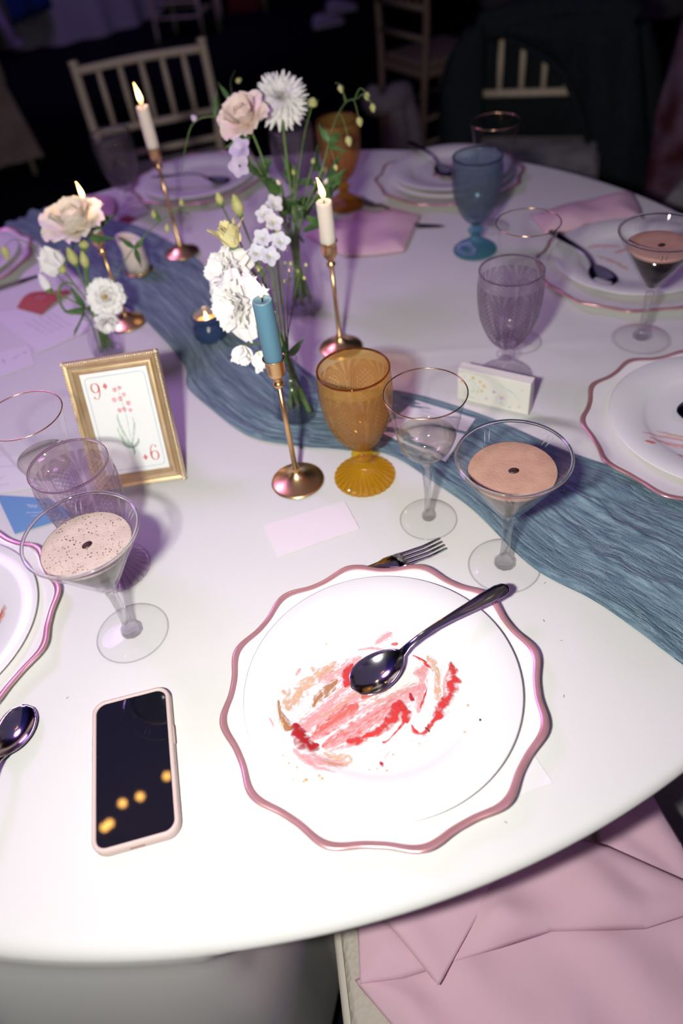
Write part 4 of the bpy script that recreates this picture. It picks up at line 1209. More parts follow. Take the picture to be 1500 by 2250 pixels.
h = Vector((-.262, .072, T + .142)); f = Flower('white_lisianthus', 'half-open white lisianthus leaning toward the coral card', 'flower', V3 + Vector((-.008, -.004, .01)), G3)
f.stem(st2(V3, (-.008, -.004), nk3, h), .0014); f.rings(h, (-.75, .75, .25), [(LISW[0], 4, .1, .004, 0, 1.0, 0), (LISW[0], 4, .22, .006, 0, 1.05, .5)]); f.bud(h + Vector((.006, -.006, -.002)), (-.75, .75, .3), .016, .0065, BUDGREEN, 'calyx')
for i, (lab, h, d, l, r) in enumerate((('plump pale green bud below the cream rose', (-.238, .072, .145), (-.2, .2, 1), .028, .008), ('second pale green bud below the cream rose', (-.224, .068, .14), (.05, .2, 1), .026, .007), ('small knobby green bud right under the cream rose', (-.222, .090, .160), (.0, .2, 1), .014, .008), ('white-tipped bud leaning over the coral card', (-.285, .050, .120), (-.35, .5, .8), .030, .008))):
    h = Vector((h[0], h[1], T + h[2])); f = Flower('lisianthus_bud', lab, 'flower', V3 + Vector((.004 * i - .006, .006, .01)), G3)
    f.stem(st2(V3, (.004 * i - .006, .006), nk3, h, .006), .0012); f.bud(h, d, l, r, BUDGREEN if i < 3 else PETALW); f.bud(h + Vector(d) * -.003, d, .010, r * .7, GREEN, 'calyx')
f = Flower('bud_tendril', 'long thin tendril with a hanging bud above the menu papers', 'flower', V3 + Vector((-.01, 0, .01)), G3)
f.stem([V3 + Vector((-.01, 0, .01)), nk3 + Vector((-.004, 0, 0)), Vector((-.28, .09, T + .13)), Vector((-.32, .145, T + .155)), Vector((-.345, .155, T + .163)), Vector((-.358, .14, T + .160))], [.0012, .0011, .0009, .0008, .0006, .0005])
f.bud(Vector((-.359, .139, T + .162)), (-.05, -.1, -1), .024, .0065, BUDGREEN)
f = Flower('bud_tendril', 'thin leafy tendril reaching over the runner from the small vase', 'flower', V3 + Vector((.01, .006, .01)), G3)
f.stem([V3 + Vector((.01, .006, .01)), nk3 + Vector((.006, .006, 0)), Vector((-.175, .07, T + .13)), Vector((-.140, .115, T + .152)), Vector((-.095, .16, T + .165)), Vector((-.06, .175, T + .165)), Vector((-.035, .168, T + .16))], [.0012, .0011, .0009, .0008, .0007, .0006, .0004])
for p, d, l in (((-.150, .10, .146), (-.6, .3, .3), .04), ((-.150, .10, .146), (.1, -.6, -.6), .04), ((-.150, .10, .146), (.6, -.1, .4), .025), ((-.11, .145, .162), (-.2, .3, .8), .02), ((-.08, .17, .165), (.4, -.4, -.3), .02)):
    f.leaf(Vector((p[0], p[1], T + p[2])), d, l, .0045, 0, None, .4)
for p in ((-.118, .15, .166), (-.075, .176, .168), (-.10, .13, .150)):
    f.bud(Vector((p[0], p[1], T + p[2])), (.1, .2, .8), .013, .004, BUDGREEN)
f = Flower('curved_leaf', 'long narrow leaf curling beside the small vase', 'flower', V3 + Vector((-.012, -.006, .01)), G3)
f.stem([V3 + Vector((-.012, -.006, .01)), nk3 + Vector((-.01, -.004, 0)), V3 + Vector((-.04, .0, .085)), V3 + Vector((-.045, .01, .11)), V3 + Vector((-.03, .015, .125)), V3 + Vector((-.015, .01, .12))], [.0012, .0015, .0020, .0022, .0018, .0008])
for d, l in (((-.3, -.5, -.9), .05), ((-.9, -.2, -.1), .035), ((.3, -.6, .2), .03), ((-.2, -.3, .9), .04)):
    f.leaf(nk3 + Vector((-.008, -.006, .004 + l * .4)), d, l, .006)

# ------------------------------------------------------------------ picture frame with the playing-card table number
GOLD = mat('antique gold frame', (.74, .52, .28), .36, metal=.75, noise_col=(.82, .62, .38), nscale=50)
t = thing('picture_frame', 'gold beaded picture frame holding a nine of diamonds card', 'picture frame', (-.147, -.290, T + .0035), rad(.4))
tilt = Matrix.Rotation(rad(-24), 4, 'X')
FW, FH = .1185, .168


def frame_loops():
    # profile across moulding: (inset from outer edge, height toward viewer)
    prof = [(0, -.006), (0, .004), (.003, .0065), (.0055, .0055), (.0075, .0068), (.0105, .0050), (.0125, .0056), (.0150, .0030), (.0175, .0012), (.0175, -.006)]
    loops = []
    for ins, hgt in prof:
        x = FW / 2 - ins
        loops.append([tilt @ Vector(q) for q in ((-x, -hgt, ins), (x, -hgt, ins), (x, -hgt, FH - ins), (-x, -hgt, FH - ins))])
    return loft(loops + [loops[0]], True, False)


mesh('moulding', *frame_loops(), GOLD, t, smooth=False)
bv, bf = lathe(smooth_prof([(0, -.0016), (.0014, -.0008), (.0016, 0), (.0014, .0008), (0, .0016)], 1), 6)
BEADV = []; BEADF = []
nb = 0
for (x0, z0, x1, z1) in ((-FW / 2, .0018, FW / 2, .0018), (-FW / 2, FH - .0018, FW / 2, FH - .0018), (-FW / 2 + .0018, 0, -FW / 2 + .0018, FH), (FW / 2 - .0018, 0, FW / 2 - .0018, FH)):
    L = math.hypot(x1 - x0, z1 - z0); n = int(L / .0029)
    for i in range(n + 1):
        q = tilt @ Vector((x0 + (x1 - x0) * i / n, -.0062, z0 + (z1 - z0) * i / n)); k = len(BEADV)
        BEADV += [Vector(v) + q for v in bv]; BEADF += [tuple(a + k for a in f_) for f_ in bf]
o = mesh('beading', BEADV, BEADF, mat('bright gold bead', (.92, .78, .55), .3, metal=.6), t); o['kind'] = 'stuff'
cw, chh = FW / 2 - .0165, .0165
card = mesh('card', [tilt @ Vector(q) for q in ((-cw, -.0005, chh), (cw, -.0005, chh), (cw, -.0005, FH - chh), (-cw, -.0005, FH - chh))], [(0, 1, 2, 3)], mat('card white', (.80, .81, .80), .6), t, smooth=False)
mesh('back_board', *xform(box(-FW / 2 + .006, FW / 2 - .006, .0015, .005, .006, FH - .006), tilt), mat('frame backing', (.10, .08, .07), .8), t, smooth=False)
mesh('easel_leg', [Vector(q) for q in ((-.02, .058, .110), (.02, .058, .110), (.025, .105, -.0025), (-.025, .105, -.0025), (-.02, .061, .110), (.02, .061, .110), (.025, .108, -.0025), (-.025, .108, -.0025))], [(0, 1, 2, 3), (7, 6, 5, 4), (0, 1, 5, 4), (1, 2, 6, 5), (2, 3, 7, 6), (3, 0, 4, 7)], mat('frame backing', (.1, .08, .07), .8), t, smooth=False)


def stroke2(pts, ws, fn, sub=5, closed=False, hgt=.0001):
    """flat inked stroke; fn maps 2-D card coordinates to 3-D"""
    q = smooth_prof([(x, y, w_) for (x, y), w_ in zip(pts, ws)], sub) if len(pts) > 2 else [(x, y, w_) for (x, y), w_ in zip(pts, ws)]
    V = []; F = []
    for i, (x, y, w_) in enumerate(q):
        a = Vector(q[max(i - 1, 0)][:2]); b = Vector(q[min(i + 1, len(q) - 1)][:2]); d = (b - a); d = d.normalized() if d.length > 1e-9 else Vector((1, 0)); s = Vector((-d.y, d.x)) * w_ / 2
        V.append(fn(x + s.x, y + s.y)); V.append(fn(x - s.x, y - s.y))
    for i in range(len(q) - 1):
        F.append((2 * i, 2 * i + 1, 2 * i + 3, 2 * i + 2))
    return V, F


def on_card(x, y):
    return tilt @ Vector((x, -.0008, FH / 2 + y))


REDINK = mat('red watercolour ink', (.62, .17, .14), .8, noise_col=(.66, .26, .26), nscale=300)
PINKINK = mat('pink watercolour', (.70, .30, .34), .8, noise_col=(.80, .52, .54), nscale=300)
GREENINK = mat('green watercolour', (.42, .52, .42), .8, noise_col=(.66, .72, .66), nscale=200)
GREENDK = mat('dark green watercolour', (.25, .34, .27), .8, noise_col=(.45, .54, .46), nscale=200)
BLUEINK = mat('grey blue line', (.38, .48, .58), .8)
bx, by = cw - .0055, (FH - 2 * chh) / 2 - .0065
P = rrect(2 * bx, 2 * by, .005, 5); P.append(P[0])
mesh('card_border', *stroke2(P, [.0007] * len(P), on_card, 1), BLUEINK, card)


def nine(flip):
    s = -1 if flip else 1
    ox, oy = -.0265, .0440
    fn = lambda x, y: on_card(s * (ox + x), s * (oy + y))
    a = []
    for k in range(21):
        th = 2 * PI * k / 20
        a.append(((-.0002 + .0046 * math.cos(th)), .0040 + .0058 * math.sin(th)))
    w_ = [.0006 + .0017 * abs(math.cos(2 * PI * k / 20)) for k in range(21)]
    r1 = stroke2(a, w_, fn, 2)
    r2 = stroke2([(.0045, .0045), (.0044, -.0010), (.0030, -.0068), (.0006, -.0098), (-.0020, -.0100), (-.0034, -.0085)], [.0019, .0018, .0013, .0008, .0006, .0006], fn)
    ball = [( -.0033 + .0012 * math.cos(2 * PI * k / 10), -.0078 + .0012 * math.sin(2 * PI * k / 10)) for k in range(10)]
    V = [fn(*q) for q in ball]
    dia = [fn(*q) for q in ((.0126, .0090), (.0095, .0047), (.0126, .0004), (.0157, .0047))]
    return join(r1, r2, (V, [tuple(range(10))])), (dia, [(0, 1, 2, 3)])


for fl in (0, 1):
    n9, dd = nine(fl)
    mesh('numeral', *n9, REDINK, card, smooth=False); mesh('diamond', *dd, REDINK, card, smooth=False)
# foxglove drawing
mesh('flower_stalk', *stroke2([(.0005, .048), (.0020, .030), (.0028, .010), (.0020, -.010), (.0010, -.034)], [.0005, .0007, .0009, .0010, .0014], on_card), GREENINK, card)
for bx_, by_, r_ in ((-.0035, .0425, .0027), (.0030, .0440, .0023), (-.0070, .0300, .0030), (.0008, .0305, .0031), (.0065, .0350, .0026), (.0095, .0235, .0030), (-.0035, .0160, .0027), (.0025, .0165, .0030), (.0095, .0145, .0024)):
    pts = [(bx_ + r_ * (1 + .15 * math.sin(3 * a)) * math.cos(a), by_ + r_ * 1.1 * math.sin(a)) for a in [2 * PI * k / 12 for k in range(12)]]
    mesh('bell_flower', [on_card(*q) for q in pts], [tuple(range(12))], PINKINK, card, smooth=False)
for pts, ws, mm in (([(.0, -.030), (-.006, -.012), (-.0085, .006), (-.007, .013)], [.002, .0035, .0022, .0004], GREENINK), ([(.0015, -.030), (.008, -.012), (.0105, -.002), (.0095, .006)], [.002, .0034, .0022, .0004], GREENINK), ([(.0005, -.033), (-.007, -.024), (-.0115, -.012), (-.0115, -.004)], [.002, .0040, .0026, .0004], GREENINK),
                    ([(.001, -.034), (-.005, -.031), (-.0085, -.0265), (-.010, -.022)], [.001, .004, .0032, .0004], GREENDK), ([(.001, -.034), (.006, -.031), (.0098, -.027), (.011, -.022)], [.001, .004, .003, .0004], GREENDK), ([(.001, -.030), (.002, -.038), (.0008, -.044)], [.002, .0035, .0004], GREENDK)):
    mesh('drawn_leaf', *stroke2(pts, ws, on_card), mm, card)

# ------------------------------------------------------------------ phone
t = thing('mobile_phone', 'black-screened phone in a pale pink case lying on the cloth', 'phone', (-.1157, -.6865, T + .001), rad(7.6))
CASE = mat('pale pink silicone case', (.66, .52, .48), .55, spec=.3)
PW, PH = .0765, .1500


def case_vf():
    o = [[(x, y, z) for x, y in rrect(PW - 2 * i, PH - 2 * i, .0135 - i, 9)] for i, z in ((.0025, 0), (.0005, .0012), (0, .003), (0, .0095), (.0006, .0115), (.0018, .0124), (.0034, .0122), (.0042, .0112), (.0042, .0030))]
    return loft(o, True, True)


case = mesh('case', *case_vf(), CASE, t)
SCREEN = mat('black phone glass', (.006, .006, .012), .02, spec=.75)
sv = [[(x, y, z) for x, y in rrect(PW - .0088, PH - .0088, .0098, 9)] for z in (.004, .0108)]
o = mesh('screen', *loft(sv), SCREEN, t, smooth=False)
mesh('earpiece', *box(-.006, .006, PH / 2 - .0049, PH / 2 - .0043, .0106, .0111), WICK, t, smooth=False)
CASE2 = mat('case button', (.62, .46, .43), .5)
mesh('side_button', *box(PW / 2 - .0006, PW / 2 + .0008, .012, .030, .004, .0085, .0005), CASE2, case)
mesh('side_button', *box(-PW / 2 - .0008, -PW / 2 + .0006, .030, .040, .004, .0085, .0005), CASE2, case)
mesh('side_button', *box(-PW / 2 - .0008, -PW / 2 + .0006, .014, .026, .004, .0085, .0005), CASE2, case)
mesh('port', *box(-.0065, .0065, -PH / 2 - .0003, -PH / 2 + .001, .0045, .0075, .0004), mat('port recess', (.38, .22, .20), .7), case)

# ------------------------------------------------------------------ cards, papers, box
def flat_card(name, corners, label, cat, m, z=.0012, th=.0006, bend=None, marks=(), ink=INK, markname='lettering'):
    c = sum((Vector(q) for q in corners), Vector((0, 0))) / len(corners)
    t = thing(name, label, cat, (c.x, c.y, T + z))
    q = [Vector(p) - c for p in corners]

    def pt(u, v, dz=0):
        p = q[0].lerp(q[1], u).lerp(q[3].lerp(q[2], u), v)
        return Vector((p.x, p.y, (bend(u, v) if bend else 0) + dz))
    V, F = grid(9, 9, lambda u, v: pt(u, v)); o = mesh('sheet', V, F, m, t, recalc=False)
    V2, F2 = grid(9, 9, lambda u, v: pt(u, v, th)); k = len(V)
    edge = []
    bpy.data.objects.remove(o)
    E = [(i, i + 1) for i in range(8)] + [(i * 9 + 8, (i + 1) * 9 + 8) for i in range(8)] + [(80 - i, 79 - i) for i in range(8)] + [((8 - i) * 9, (7 - i) * 9) for i in range(8)]
    F3 = [tuple(a + k for a in f_) for f_ in F2] + [f_[::-1] for f_ in F] + [(a, b, b + k, a + k) for a, b in E]
    sh_ = mesh('sheet', V + V2, F3, m, t, smooth=False)
    for (u0, v0, u1, v1, w_) in marks:
        n = max(3, int(math.hypot(u1 - u0, v1 - v0) * 40))
        pts = [(u0 + (u1 - u0) * i / n + .012 * random.uniform(-1, 1) * abs(v1 - v0) * 3, v0 + (v1 - v0) * i / n + .018 * math.sin(i * 2.3) * (1 if abs(u1 - u0) > abs(v1 - v0) else .3)) for i in range(n + 1)]
        L = (q[1] - q[0]).length
        V, F = stroke2(pts, [w_ / L * random.uniform(.5, 1.2) for _ in pts], lambda x, y: pt(x, y, th + .0002), 3)
        mesh(markname, V, F, ink, sh_, smooth=False)
    return t


flat_card('place_card', [(.012, -.396), (.113, -.374), (.126, -.424), (.027, -.450)], 'blank pale pink place card in front of the amber goblet', 'card', mat('pale pink card', (.79, .72, .75), .8, spec=.1), marks=((.42, .45, .58, .45, .0007), (.40, .62, .60, .62, .0007)), ink=mat('white print', (.82, .78, .80), .8))
flat_card('place_card', [(-.345, -.268), (-.270, -.290), (-.228, -.330), (-.303, -.348)], 'cornflower blue card under the speckled cocktail', 'card', mat('cornflower blue card', (.16, .32, .56), .75, spec=.15), marks=((.45, .30, .62, .36, .0012), (.46, .37, .60, .42, .0012), (.35, .55, .62, .62, .0008), (.38, .66, .58, .72, .0007)), ink=mat('white print', (.82, .78, .8), .8), z=.0016)
flat_card('menu_paper', [(.173, -.257), (.233, -.200), (.303, -.259), (.247, -.335)], 'white printed slip beneath the floral box and wine glass', 'paper', PAPER, z=RUN + .0012, marks=((.80, .2, .80, .75, .0006), (.70, .25, .70, .7, .0006), (.60, .2, .60, .8, .0006)))
flat_card('place_card', [(-.427, .247), (-.400, .300), (-.330, .285), (-.374, .208)], 'coral red folded card lying on the white menu', 'card', mat('coral red card', (.46, .11, .10), .75, spec=.15), z=.003, bend=lambda u, v: .008 * math.sin(PI * u) * (1 - v * .5), marks=((.42, .40, .62, .42, .0014), (.40, .55, .62, .56, .0012)), ink=mat('rose print', (.70, .40, .42), .8))
flat_card('menu_paper', [(-.475, .238), (-.345, .250), (-.266, .140), (-.356, .080)], 'white handwritten menu under the coral card', 'paper', PAPER, marks=tuple((.30 + .1 * i, .35 - .03 * i, .34 + .1 * i, .75, .0009) for i in range(5)))
flat_card('menu_paper', [(-.440, .100), (-.377, .111), (-.355, .046), (-.425, .015)], 'small white handwritten card next to the white menu', 'paper', PAPER, marks=((.30, .35, .36, .5, .0014), (.55, .45, .72, .35, .0012), (.78, .32, .92, .3, .0012)))
flat_card('menu_paper', [(-.420, -.170), (-.318, -.195), (-.286, -.262), (-.395, -.268)], 'white handwritten slip under the gold-rimmed glass, above the blue card', 'paper', PAPER, z=.001, marks=((.35, .80, .62, .80, .0008), (.50, .66, .60, .56, .0006), (.40, .3, .75, .3, .0007)))
flat_card('menu_paper', [(.04, -.60), (.20, -.58), (.255, -.755), (.10, -.79)], 'white menu card mostly covered by the sauce-smeared charger', 'paper', PAPER, z=.0006, th=.0003)

# floral box standing on its long edge
B0 = Vector((.290, -.2075)); B1 = Vector((.3725, -.2655)); bd = (B1 - B0); BL = bd.length; ang = math.atan2(bd.y, bd.x)
t = thing('gift_box', 'small white box with pastel watercolour flowers on its face', 'box', (B0.x, B0.y, T + RUN), ang)
BOXM = mat('cream card box', (.80, .78, .70), .7, spec=.15)
carton = mesh('carton', *box(0, BL, 0, .016, 0, .050, .0006), BOXM, t, smooth=False)
YF = mat('mustard watercolour', (.66, .46, .18), .8, noise_col=(.78, .66, .40), nscale=300); GF = mat('mint watercolour', (.42, .66, .50), .8, noise_col=(.62, .76, .64), nscale=250)
PF = mat('orchid watercolour', (.66, .40, .58), .8, noise_col=(.80, .66, .76), nscale=250); BF = mat('sky watercolour', (.52, .68, .76), .8, noise_col=(.72, .78, .76), nscale=250); VF_ = mat('violet watercolour', (.48, .42, .60), .8)
onb = lambda x, y: Vector((x, -.0003, y))
for x, y, r_, m_ in ((.022, .040, .0035, YF), (.032, .036, .003, YF), (.038, .031, .0038, YF), (.035, .022, .003, YF), (.029, .019, .0026, YF), (.006, .030, .003, YF), (.064, .018, .0042, PF), (.057, .016, .003, BF), (.060, .020, .0022, YF), (.052, .025, .0028, VF_), (.063, .011, .0026, BF), (.090, .038, .0022, PF), (.075, .006, .003, GF), (.042, .011, .003, PF), (.088, .010, .0024, YF), (.015, .010, .003, BF)):
    pts = [(x + r_ * (.72 + .28 * math.cos(5 * a)) * math.cos(a), y + r_ * (.72 + .28 * math.cos(5 * a)) * math.sin(a)) for a in [2 * PI * k / 30 for k in range(30)]]
    mesh('painted_flower', [onb(*q) for q in pts], [tuple(range(30))], m_, carton, smooth=False)
for pts in ([(.014, .033), (.019, .036), (.024, .033), (.026, .027)], [(.020, .028), (.024, .022), (.022, .017), (.018, .021)], [(.028, .030), (.031, .026), (.028, .021)], [(.012, .042), (.009, .038), (.006, .040)], [(.056, .041), (.066, .035), (.076, .031), (.088, .021)], [(.008, .016), (.013, .010), (.022, .007), (.030, .004)], [(.060, .010), (.066, .007), (.070, .009)]):
    mesh('painted_leaf', *stroke2(pts, [.0004] + [.0016] * (len(pts) - 2) + [.0004], onb), GF, carton)

# ------------------------------------------------------------------ napkins
NAPD = NAPKIN


def napkin_sheet(name, poly, zb, amp, label, cat, mapm, th=.0016, seed=0):
    V, F = sheet(poly, lambda x, y, e: zb + amp * (1 - math.exp(-e / .018)) * (1 + .8 * N(x * 14 + seed, y * 14, seed)), 4)
    o = mesh(name, [mapm @ Vector(v) for v in V], F, NAPKIN); solid(o, th)
    return tag(o, label, cat)


Mt = Matrix.Translation((0, 0, T))
napkin_sheet('napkin', [(.118, .372), (.165, .405), (.231, .446), (.300, .425), (.345, .388), (.318, .320), (.290, .250), (.24, .252), (.184, .262), (.150, .31)], .0015, .014, 'folded pink linen napkin beside the amber goblet at the table centre', 'napkin', Mt, .003, 2)
napkin_sheet('napkin', [(.545, .318), (.640, .338), (.752, .352), (.742, .290), (.726, .228), (.64, .236), (.549, .236)], .0015, .016, 'folded dusty pink napkin by the chair with the jacket', 'napkin', Mt, .003, 5)
napkin_sheet('napkin', [(-.396, .728), (-.352, .735), (-.325, .725), (-.300, .70), (-.290, .655), (-.292, .60), (-.33, .615), (-.355, .64), (-.38, .68)], .0025, .012, 'crumpled mauve napkin beside the water goblet', 'napkin', Mt, .003, 8)
flat_card('place_card', [(-.420, .700), (-.37, .745), (-.345, .715), (-.395, .668)], 'coral red card peeking from under the mauve napkin', 'card', mat('coral red card', (.46, .11, .10), .75), z=.001)
flat_card('place_card', [(-.300, .565), (-.262, .600), (-.235, .575), (-.272, .540)], 'small dark red card at the foot of the water goblet', 'card', mat('dark red card', (.30, .04, .05), .75), z=.0012)

# tiny lint flecks on the cloth
LINT = mat('grey lint', (.25, .25, .28), .9)
for i, (x, y) in enumerate(((.311, -.543), (.297, -.591), (.308, -.616), (.29, -.675), (.205, -.782), (-.196, -.60))):
    a = i * 1.3 + .4
    o = mesh('lint_fleck', *tube([(0, 0, .0004), (.0013, .0004, .0009), (.0028, 0, .0004)], .0002, 5), LINT)
    o.matrix_basis = Matrix.Translation((x, y, T + .0012)) @ Matrix.Rotation(a, 4, 'Z')
    tag(o, 'tiny dark lint fleck on the white cloth', 'lint', 'lint flecks on the cloth')


# ------------------------------------------------------------------ chairs
def chiavari(loc, yaw, label, H=.81, W=.44, seat=.45, D=.40, wood=None, low=.217, low2=.305, pad=True, group=None, padm=None):
    wood = wood or LIMEWOOD
    t = thing('chiavari_chair', label, 'chair', loc, yaw, group)
    hw = W / 2
    r = .0135
    for s in (-1, 1):
        p = [(s * (hw - .02), .03, 0), (s * (hw - .012), .005, seat), (s * hw, 0, H - low), (s * hw, .012, H)]
        bp_ = mesh('back_post', *tube(p, [.012, .015, .0145, .0145], 10, 5), wood, t)
        mesh('finial', *xform(lathe([(0, -.002), (.016, 0), (.0175, .006), (.016, .012), (0, .015)], 12), Matrix.Translation((s * hw, .012, H - .004))), wood, bp_)
        mesh('front_leg', *tube([(s * (hw - .035), -D + .03, 0), (s * (hw - .028), -D + .025, seat - .01)], [.011, .0145], 10), wood, t)
        for z in (.18, .28):
            mesh('side_stretcher', *tube([(s * (hw - .033), -D + .03, z), (s * (hw - .017), .02, z)], .0085, 8), wood, t)
    mesh('top_rail', *tube([(-hw, .010, H - .022), (0, .018, H - .018), (hw, .010, H - .022)], .0135, 10, 4), wood, t)
    mesh('lower_rail', *tube([(-hw, .002, H - low), (hw, .002, H - low)], .0125, 10), wood, t)
    mesh('lower_rail', *tube([(-hw, 0, H - low2), (hw, 0, H - low2)], .0115, 10), wood, t)
    n = 5
    for k in range(n):
        x = -hw + W * (k + 1) / (n + 1)
        mesh('spindle', *tube([(x, .002, H - low), (x, .008, H - low * .5), (x, .016, H - .022)], [.0085, .0105, .0085], 8), wood, t)
    mesh('seat_frame', *box(-hw + .008, hw - .008, -D, .012, seat - .028, seat, .008), wood, t)
    for z in (.20,):
        mesh('front_stretcher', *tube([(-hw + .035, -D + .03, z), (hw - .035, -D + .03, z)], .0085, 8), wood, t); mesh('back_stretcher', *tube([(-hw + .018, .02, z), (hw - .018, .02, z)], .0085, 8), wood, t)
    if pad:
        mesh('seat_pad', *box(-hw + .018, hw - .018, -D + .012, -.012, seat, seat + .032, .012), padm or SEATPAD, t)
    return t


chiavari((-.35, 1.885, 0), rad(9), 'empty limewashed bamboo-style chair facing the table behind the tall candle')
JC = Vector((.95, 1.54, 0)); JYAW = rad(-21)
SPOT = mat('blotchy grey cushion', (.30, .29, .26), .9, noise_col=(.52, .50, .46), nscale=14)
chiavari(JC, JYAW, 'limewashed chair with a dark jacket hung over its back', H=.80, W=.42, low=.187, low2=.335, padm=SPOT)

# jacket hung over the chair back (chair-local coordinates: x across, z up)
j = thing('jacket', 'charcoal navy jacket draped over the back of a limewashed chair', 'jacket', JC, JYAW)
tz = T


def jpanel(name, poly, y0, bulge, th, seed):
    V, F = sheet(poly, lambda x, z, e: bulge * (1 - math.exp(-e / .03)) * (1 + .9 * N(x * 16 + seed, z * 3, seed)), 4)
    o = mesh(name, [Vector((x, y0 - d, z + tz)) for x, z, d in V], F, NAVYWOOL, j); solid(o, th)
    return o


jpanel('front_panel', [(-.20, .045), (-.285, -.03), (-.322, -.15), (-.31, -.36), (-.30, -.50), (-.19, -.50), (-.186, -.345), (-.193, -.10), (-.195, -.01)], -.030, .035, .01, 1)
jpanel('front_panel', [(-.13, .02), (.0, .045), (.13, .05), (.22, .045), (.262, .0), (.305, -.165), (.345, -.33), (.375, -.55), (.22, -.55), (.200, -.42), (.157, -.297), (.104, -.16), (.055, -.08), (-.028, -.023)], -.032, .04, .01, 4)
jpanel('back_panel', [(-.22, .05), (.0, .058), (.24, .05), (.27, -.1), (.29, -.5), (-.27, -.5), (-.24, -.1)], .050, -.03, .01, 7)
mesh('shoulder_roll', *tube([(-.21, .005, tz + .020), (-.1, .01, tz + .038), (.05, .012, tz + .045), (.2, .008, tz + .038), (.245, .0, tz + .015)], [.042, .050, .052, .052, .044], 14, 4), NAVYWOOL, j)
mesh('sleeve', *tube([(.25, .01, tz + .0), (.31, .03, tz - .16), (.36, .03, tz - .40), (.37, .02, tz - .56)], [.045, .055, .05, .045], 12, 4), NAVYWOOL, j)
mesh('sleeve', *tube([(-.22, .02, tz + .0), (-.29, .04, tz - .14), (-.30, .04, tz - .40)], [.042, .05, .045], 12, 4), NAVYWOOL, j)
mesh('lapel', *tube([(-.14, -.055, tz + .012), (-.03, -.07, tz - .035), (.06, -.08, tz - .095), (.12, -.085, tz - .20), (.17, -.085, tz - .32)], [.006, .010, .012, .012, .006], 8, 4), NAVYWOOL, j)

# near chair under the table edge with the pink napkin
NC = Vector((.243, -1.065, 0))
chiavari(NC, rad(180 + 1.5), 'cream wooden chair with woven pad under a rumpled pink napkin', H=.82, W=.43, seat=.478, D=.375, wood=CREAMWOOD)
SEATZ = .511
# napkin dropped on the seat: overlapping folded layers of one cloth


def nap_layer(poly, zb, amp, seed, cuts=4):
    V, F = sheet(poly, lambda x, y, e: zb + amp * (1 - math.exp(-e / .012)) * (1 + .9 * N(x * 18 + seed, y * 18, seed)) + .006 * math.sin(x * 48 + y * 34 + seed * 2 + 2 * N(x * 9, y * 9, seed)) * min(1, e / .03), cuts)
    return V, F


L1 = nap_layer([(.050, -.822), (.110, -.816), (.165, -.80), (.250, -.79), (.420, -.80), (.425, -.90), (.38, -.97), (.15, -.96), (.095, -.88)], SEATZ + .001, .008, 1)
L2 = nap_layer([(.062, -.752), (.056, -.828), (.10, -.828), (.145, -.822), (.185, -.76), (.12, -.735)], SEATZ + .009, .006, 3)
L3 = nap_layer([(.235, -.712), (.301, -.708), (.351, -.730), (.425, -.780), (.432, -.806), (.36, -.816), (.262, -.806), (.150, -.822), (.185, -.765)], SEATZ + .014, .012, 6)
L4 = nap_layer([(.075, -.755), (.16, -.730), (.250, -.705), (.195, -.778), (.136, -.842), (.105, -.795)], SEATZ + .022, .006, 9)
L5 = nap_layer([(.345, -.725), (.355, -.680), (.425, -.672), (.436, -.735), (.434, -.79), (.40, -.775)], SEATZ + .006, .008, 12)
o = mesh('napkin', *join(L1, L2, L3, L4, L5), NAPKIN); solid(o, .0018)
tag(o, 'rumpled pink linen napkin dropped on the cream chair seat', 'napkin')

# chair at the right with a floral shawl
SC2 = Vector((1.525, 1.10, 0)); SY = rad(-42)
WARMW = mat('warm varnished wood', (.40, .18, .07), .5)
chiavari(SC2, SY, 'warm wooden chair with a floral shawl, beside the jacket chair', H=.86, W=.42, wood=WARMW, padm=SPOT)
SH = mat('dark floral shawl', (.10, .018, .03), .9, noise_col=(.26, .15, .25), nscale=9)
s_ = thing('shawl', 'dark red and mauve floral shawl hung over the warm wooden chair', 'shawl', SC2, SY)
V, F = sheet([(-.33, .06), (-.2, .10), (.0, .11), (.10, .10), (.12, -.05), (-.02, -.12), (-.17, -.16), (-.22, -.30), (-.24, -.50), (-.34, -.52), (-.36, -.2)], lambda x, z, e: .03 * (1 - math.exp(-e / .03)) + .016 * math.sin(x * 40 + N(x * 5, z * 4, 2) * 3), 4)
o = mesh('front_drape', [Vector((x, -.035 - d, z + T)) for x, z, d in V], F, SH, s_); solid(o, .006)
o = mesh('back_drape', [Vector((x, .05 + d, z + T)) for x, z, d in V], F, SH, s_); solid(o, .006)
mesh('top_fold', *tube([(-.30, .008, T + .060), (-.15, .012, T + .09), (.10, .008, T + .095)], [.045, .05, .045], 12, 4), SH, s_)

# ------------------------------------------------------------------ dim background
DUSK = mat('pale organza', (.30, .24, .28), .9)
DULLW = mat('dimmed chair wood', (.26, .17, .14), .6); DULLP = mat('dusty pink pad', (.24, .15, .14), .9)  # wood darkened: the dimness of distance is put into its colour
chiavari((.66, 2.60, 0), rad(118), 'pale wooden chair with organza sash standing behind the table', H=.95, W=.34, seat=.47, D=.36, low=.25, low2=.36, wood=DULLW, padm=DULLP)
s_ = thing('chair_sash', 'pale organza sash tied and trailing from the side-turned chair', 'sash', (.585, 2.47, 0))
mesh('bow', *tube([(-.07, -.02, .44), (-.09, -.05, .40), (-.04, -.06, .38), (.02, -.04, .40), (.07, 0, .42)], [.03, .055, .045, .06, .03], 12, 4), DUSK, s_)
mesh('tail', *tube([(0, -.05, .42), (.01, -.07, .28), (.0, -.07, .13), (-.02, -.06, .02)], [.03, .055, .06, .05], 12, 4), DUSK, s_)
mesh('tail', *tube([(.05, -.04, .42), (.08, -.06, .25), (.07, -.06, .06)], [.03, .045, .04], 12, 4), DUSK, s_)

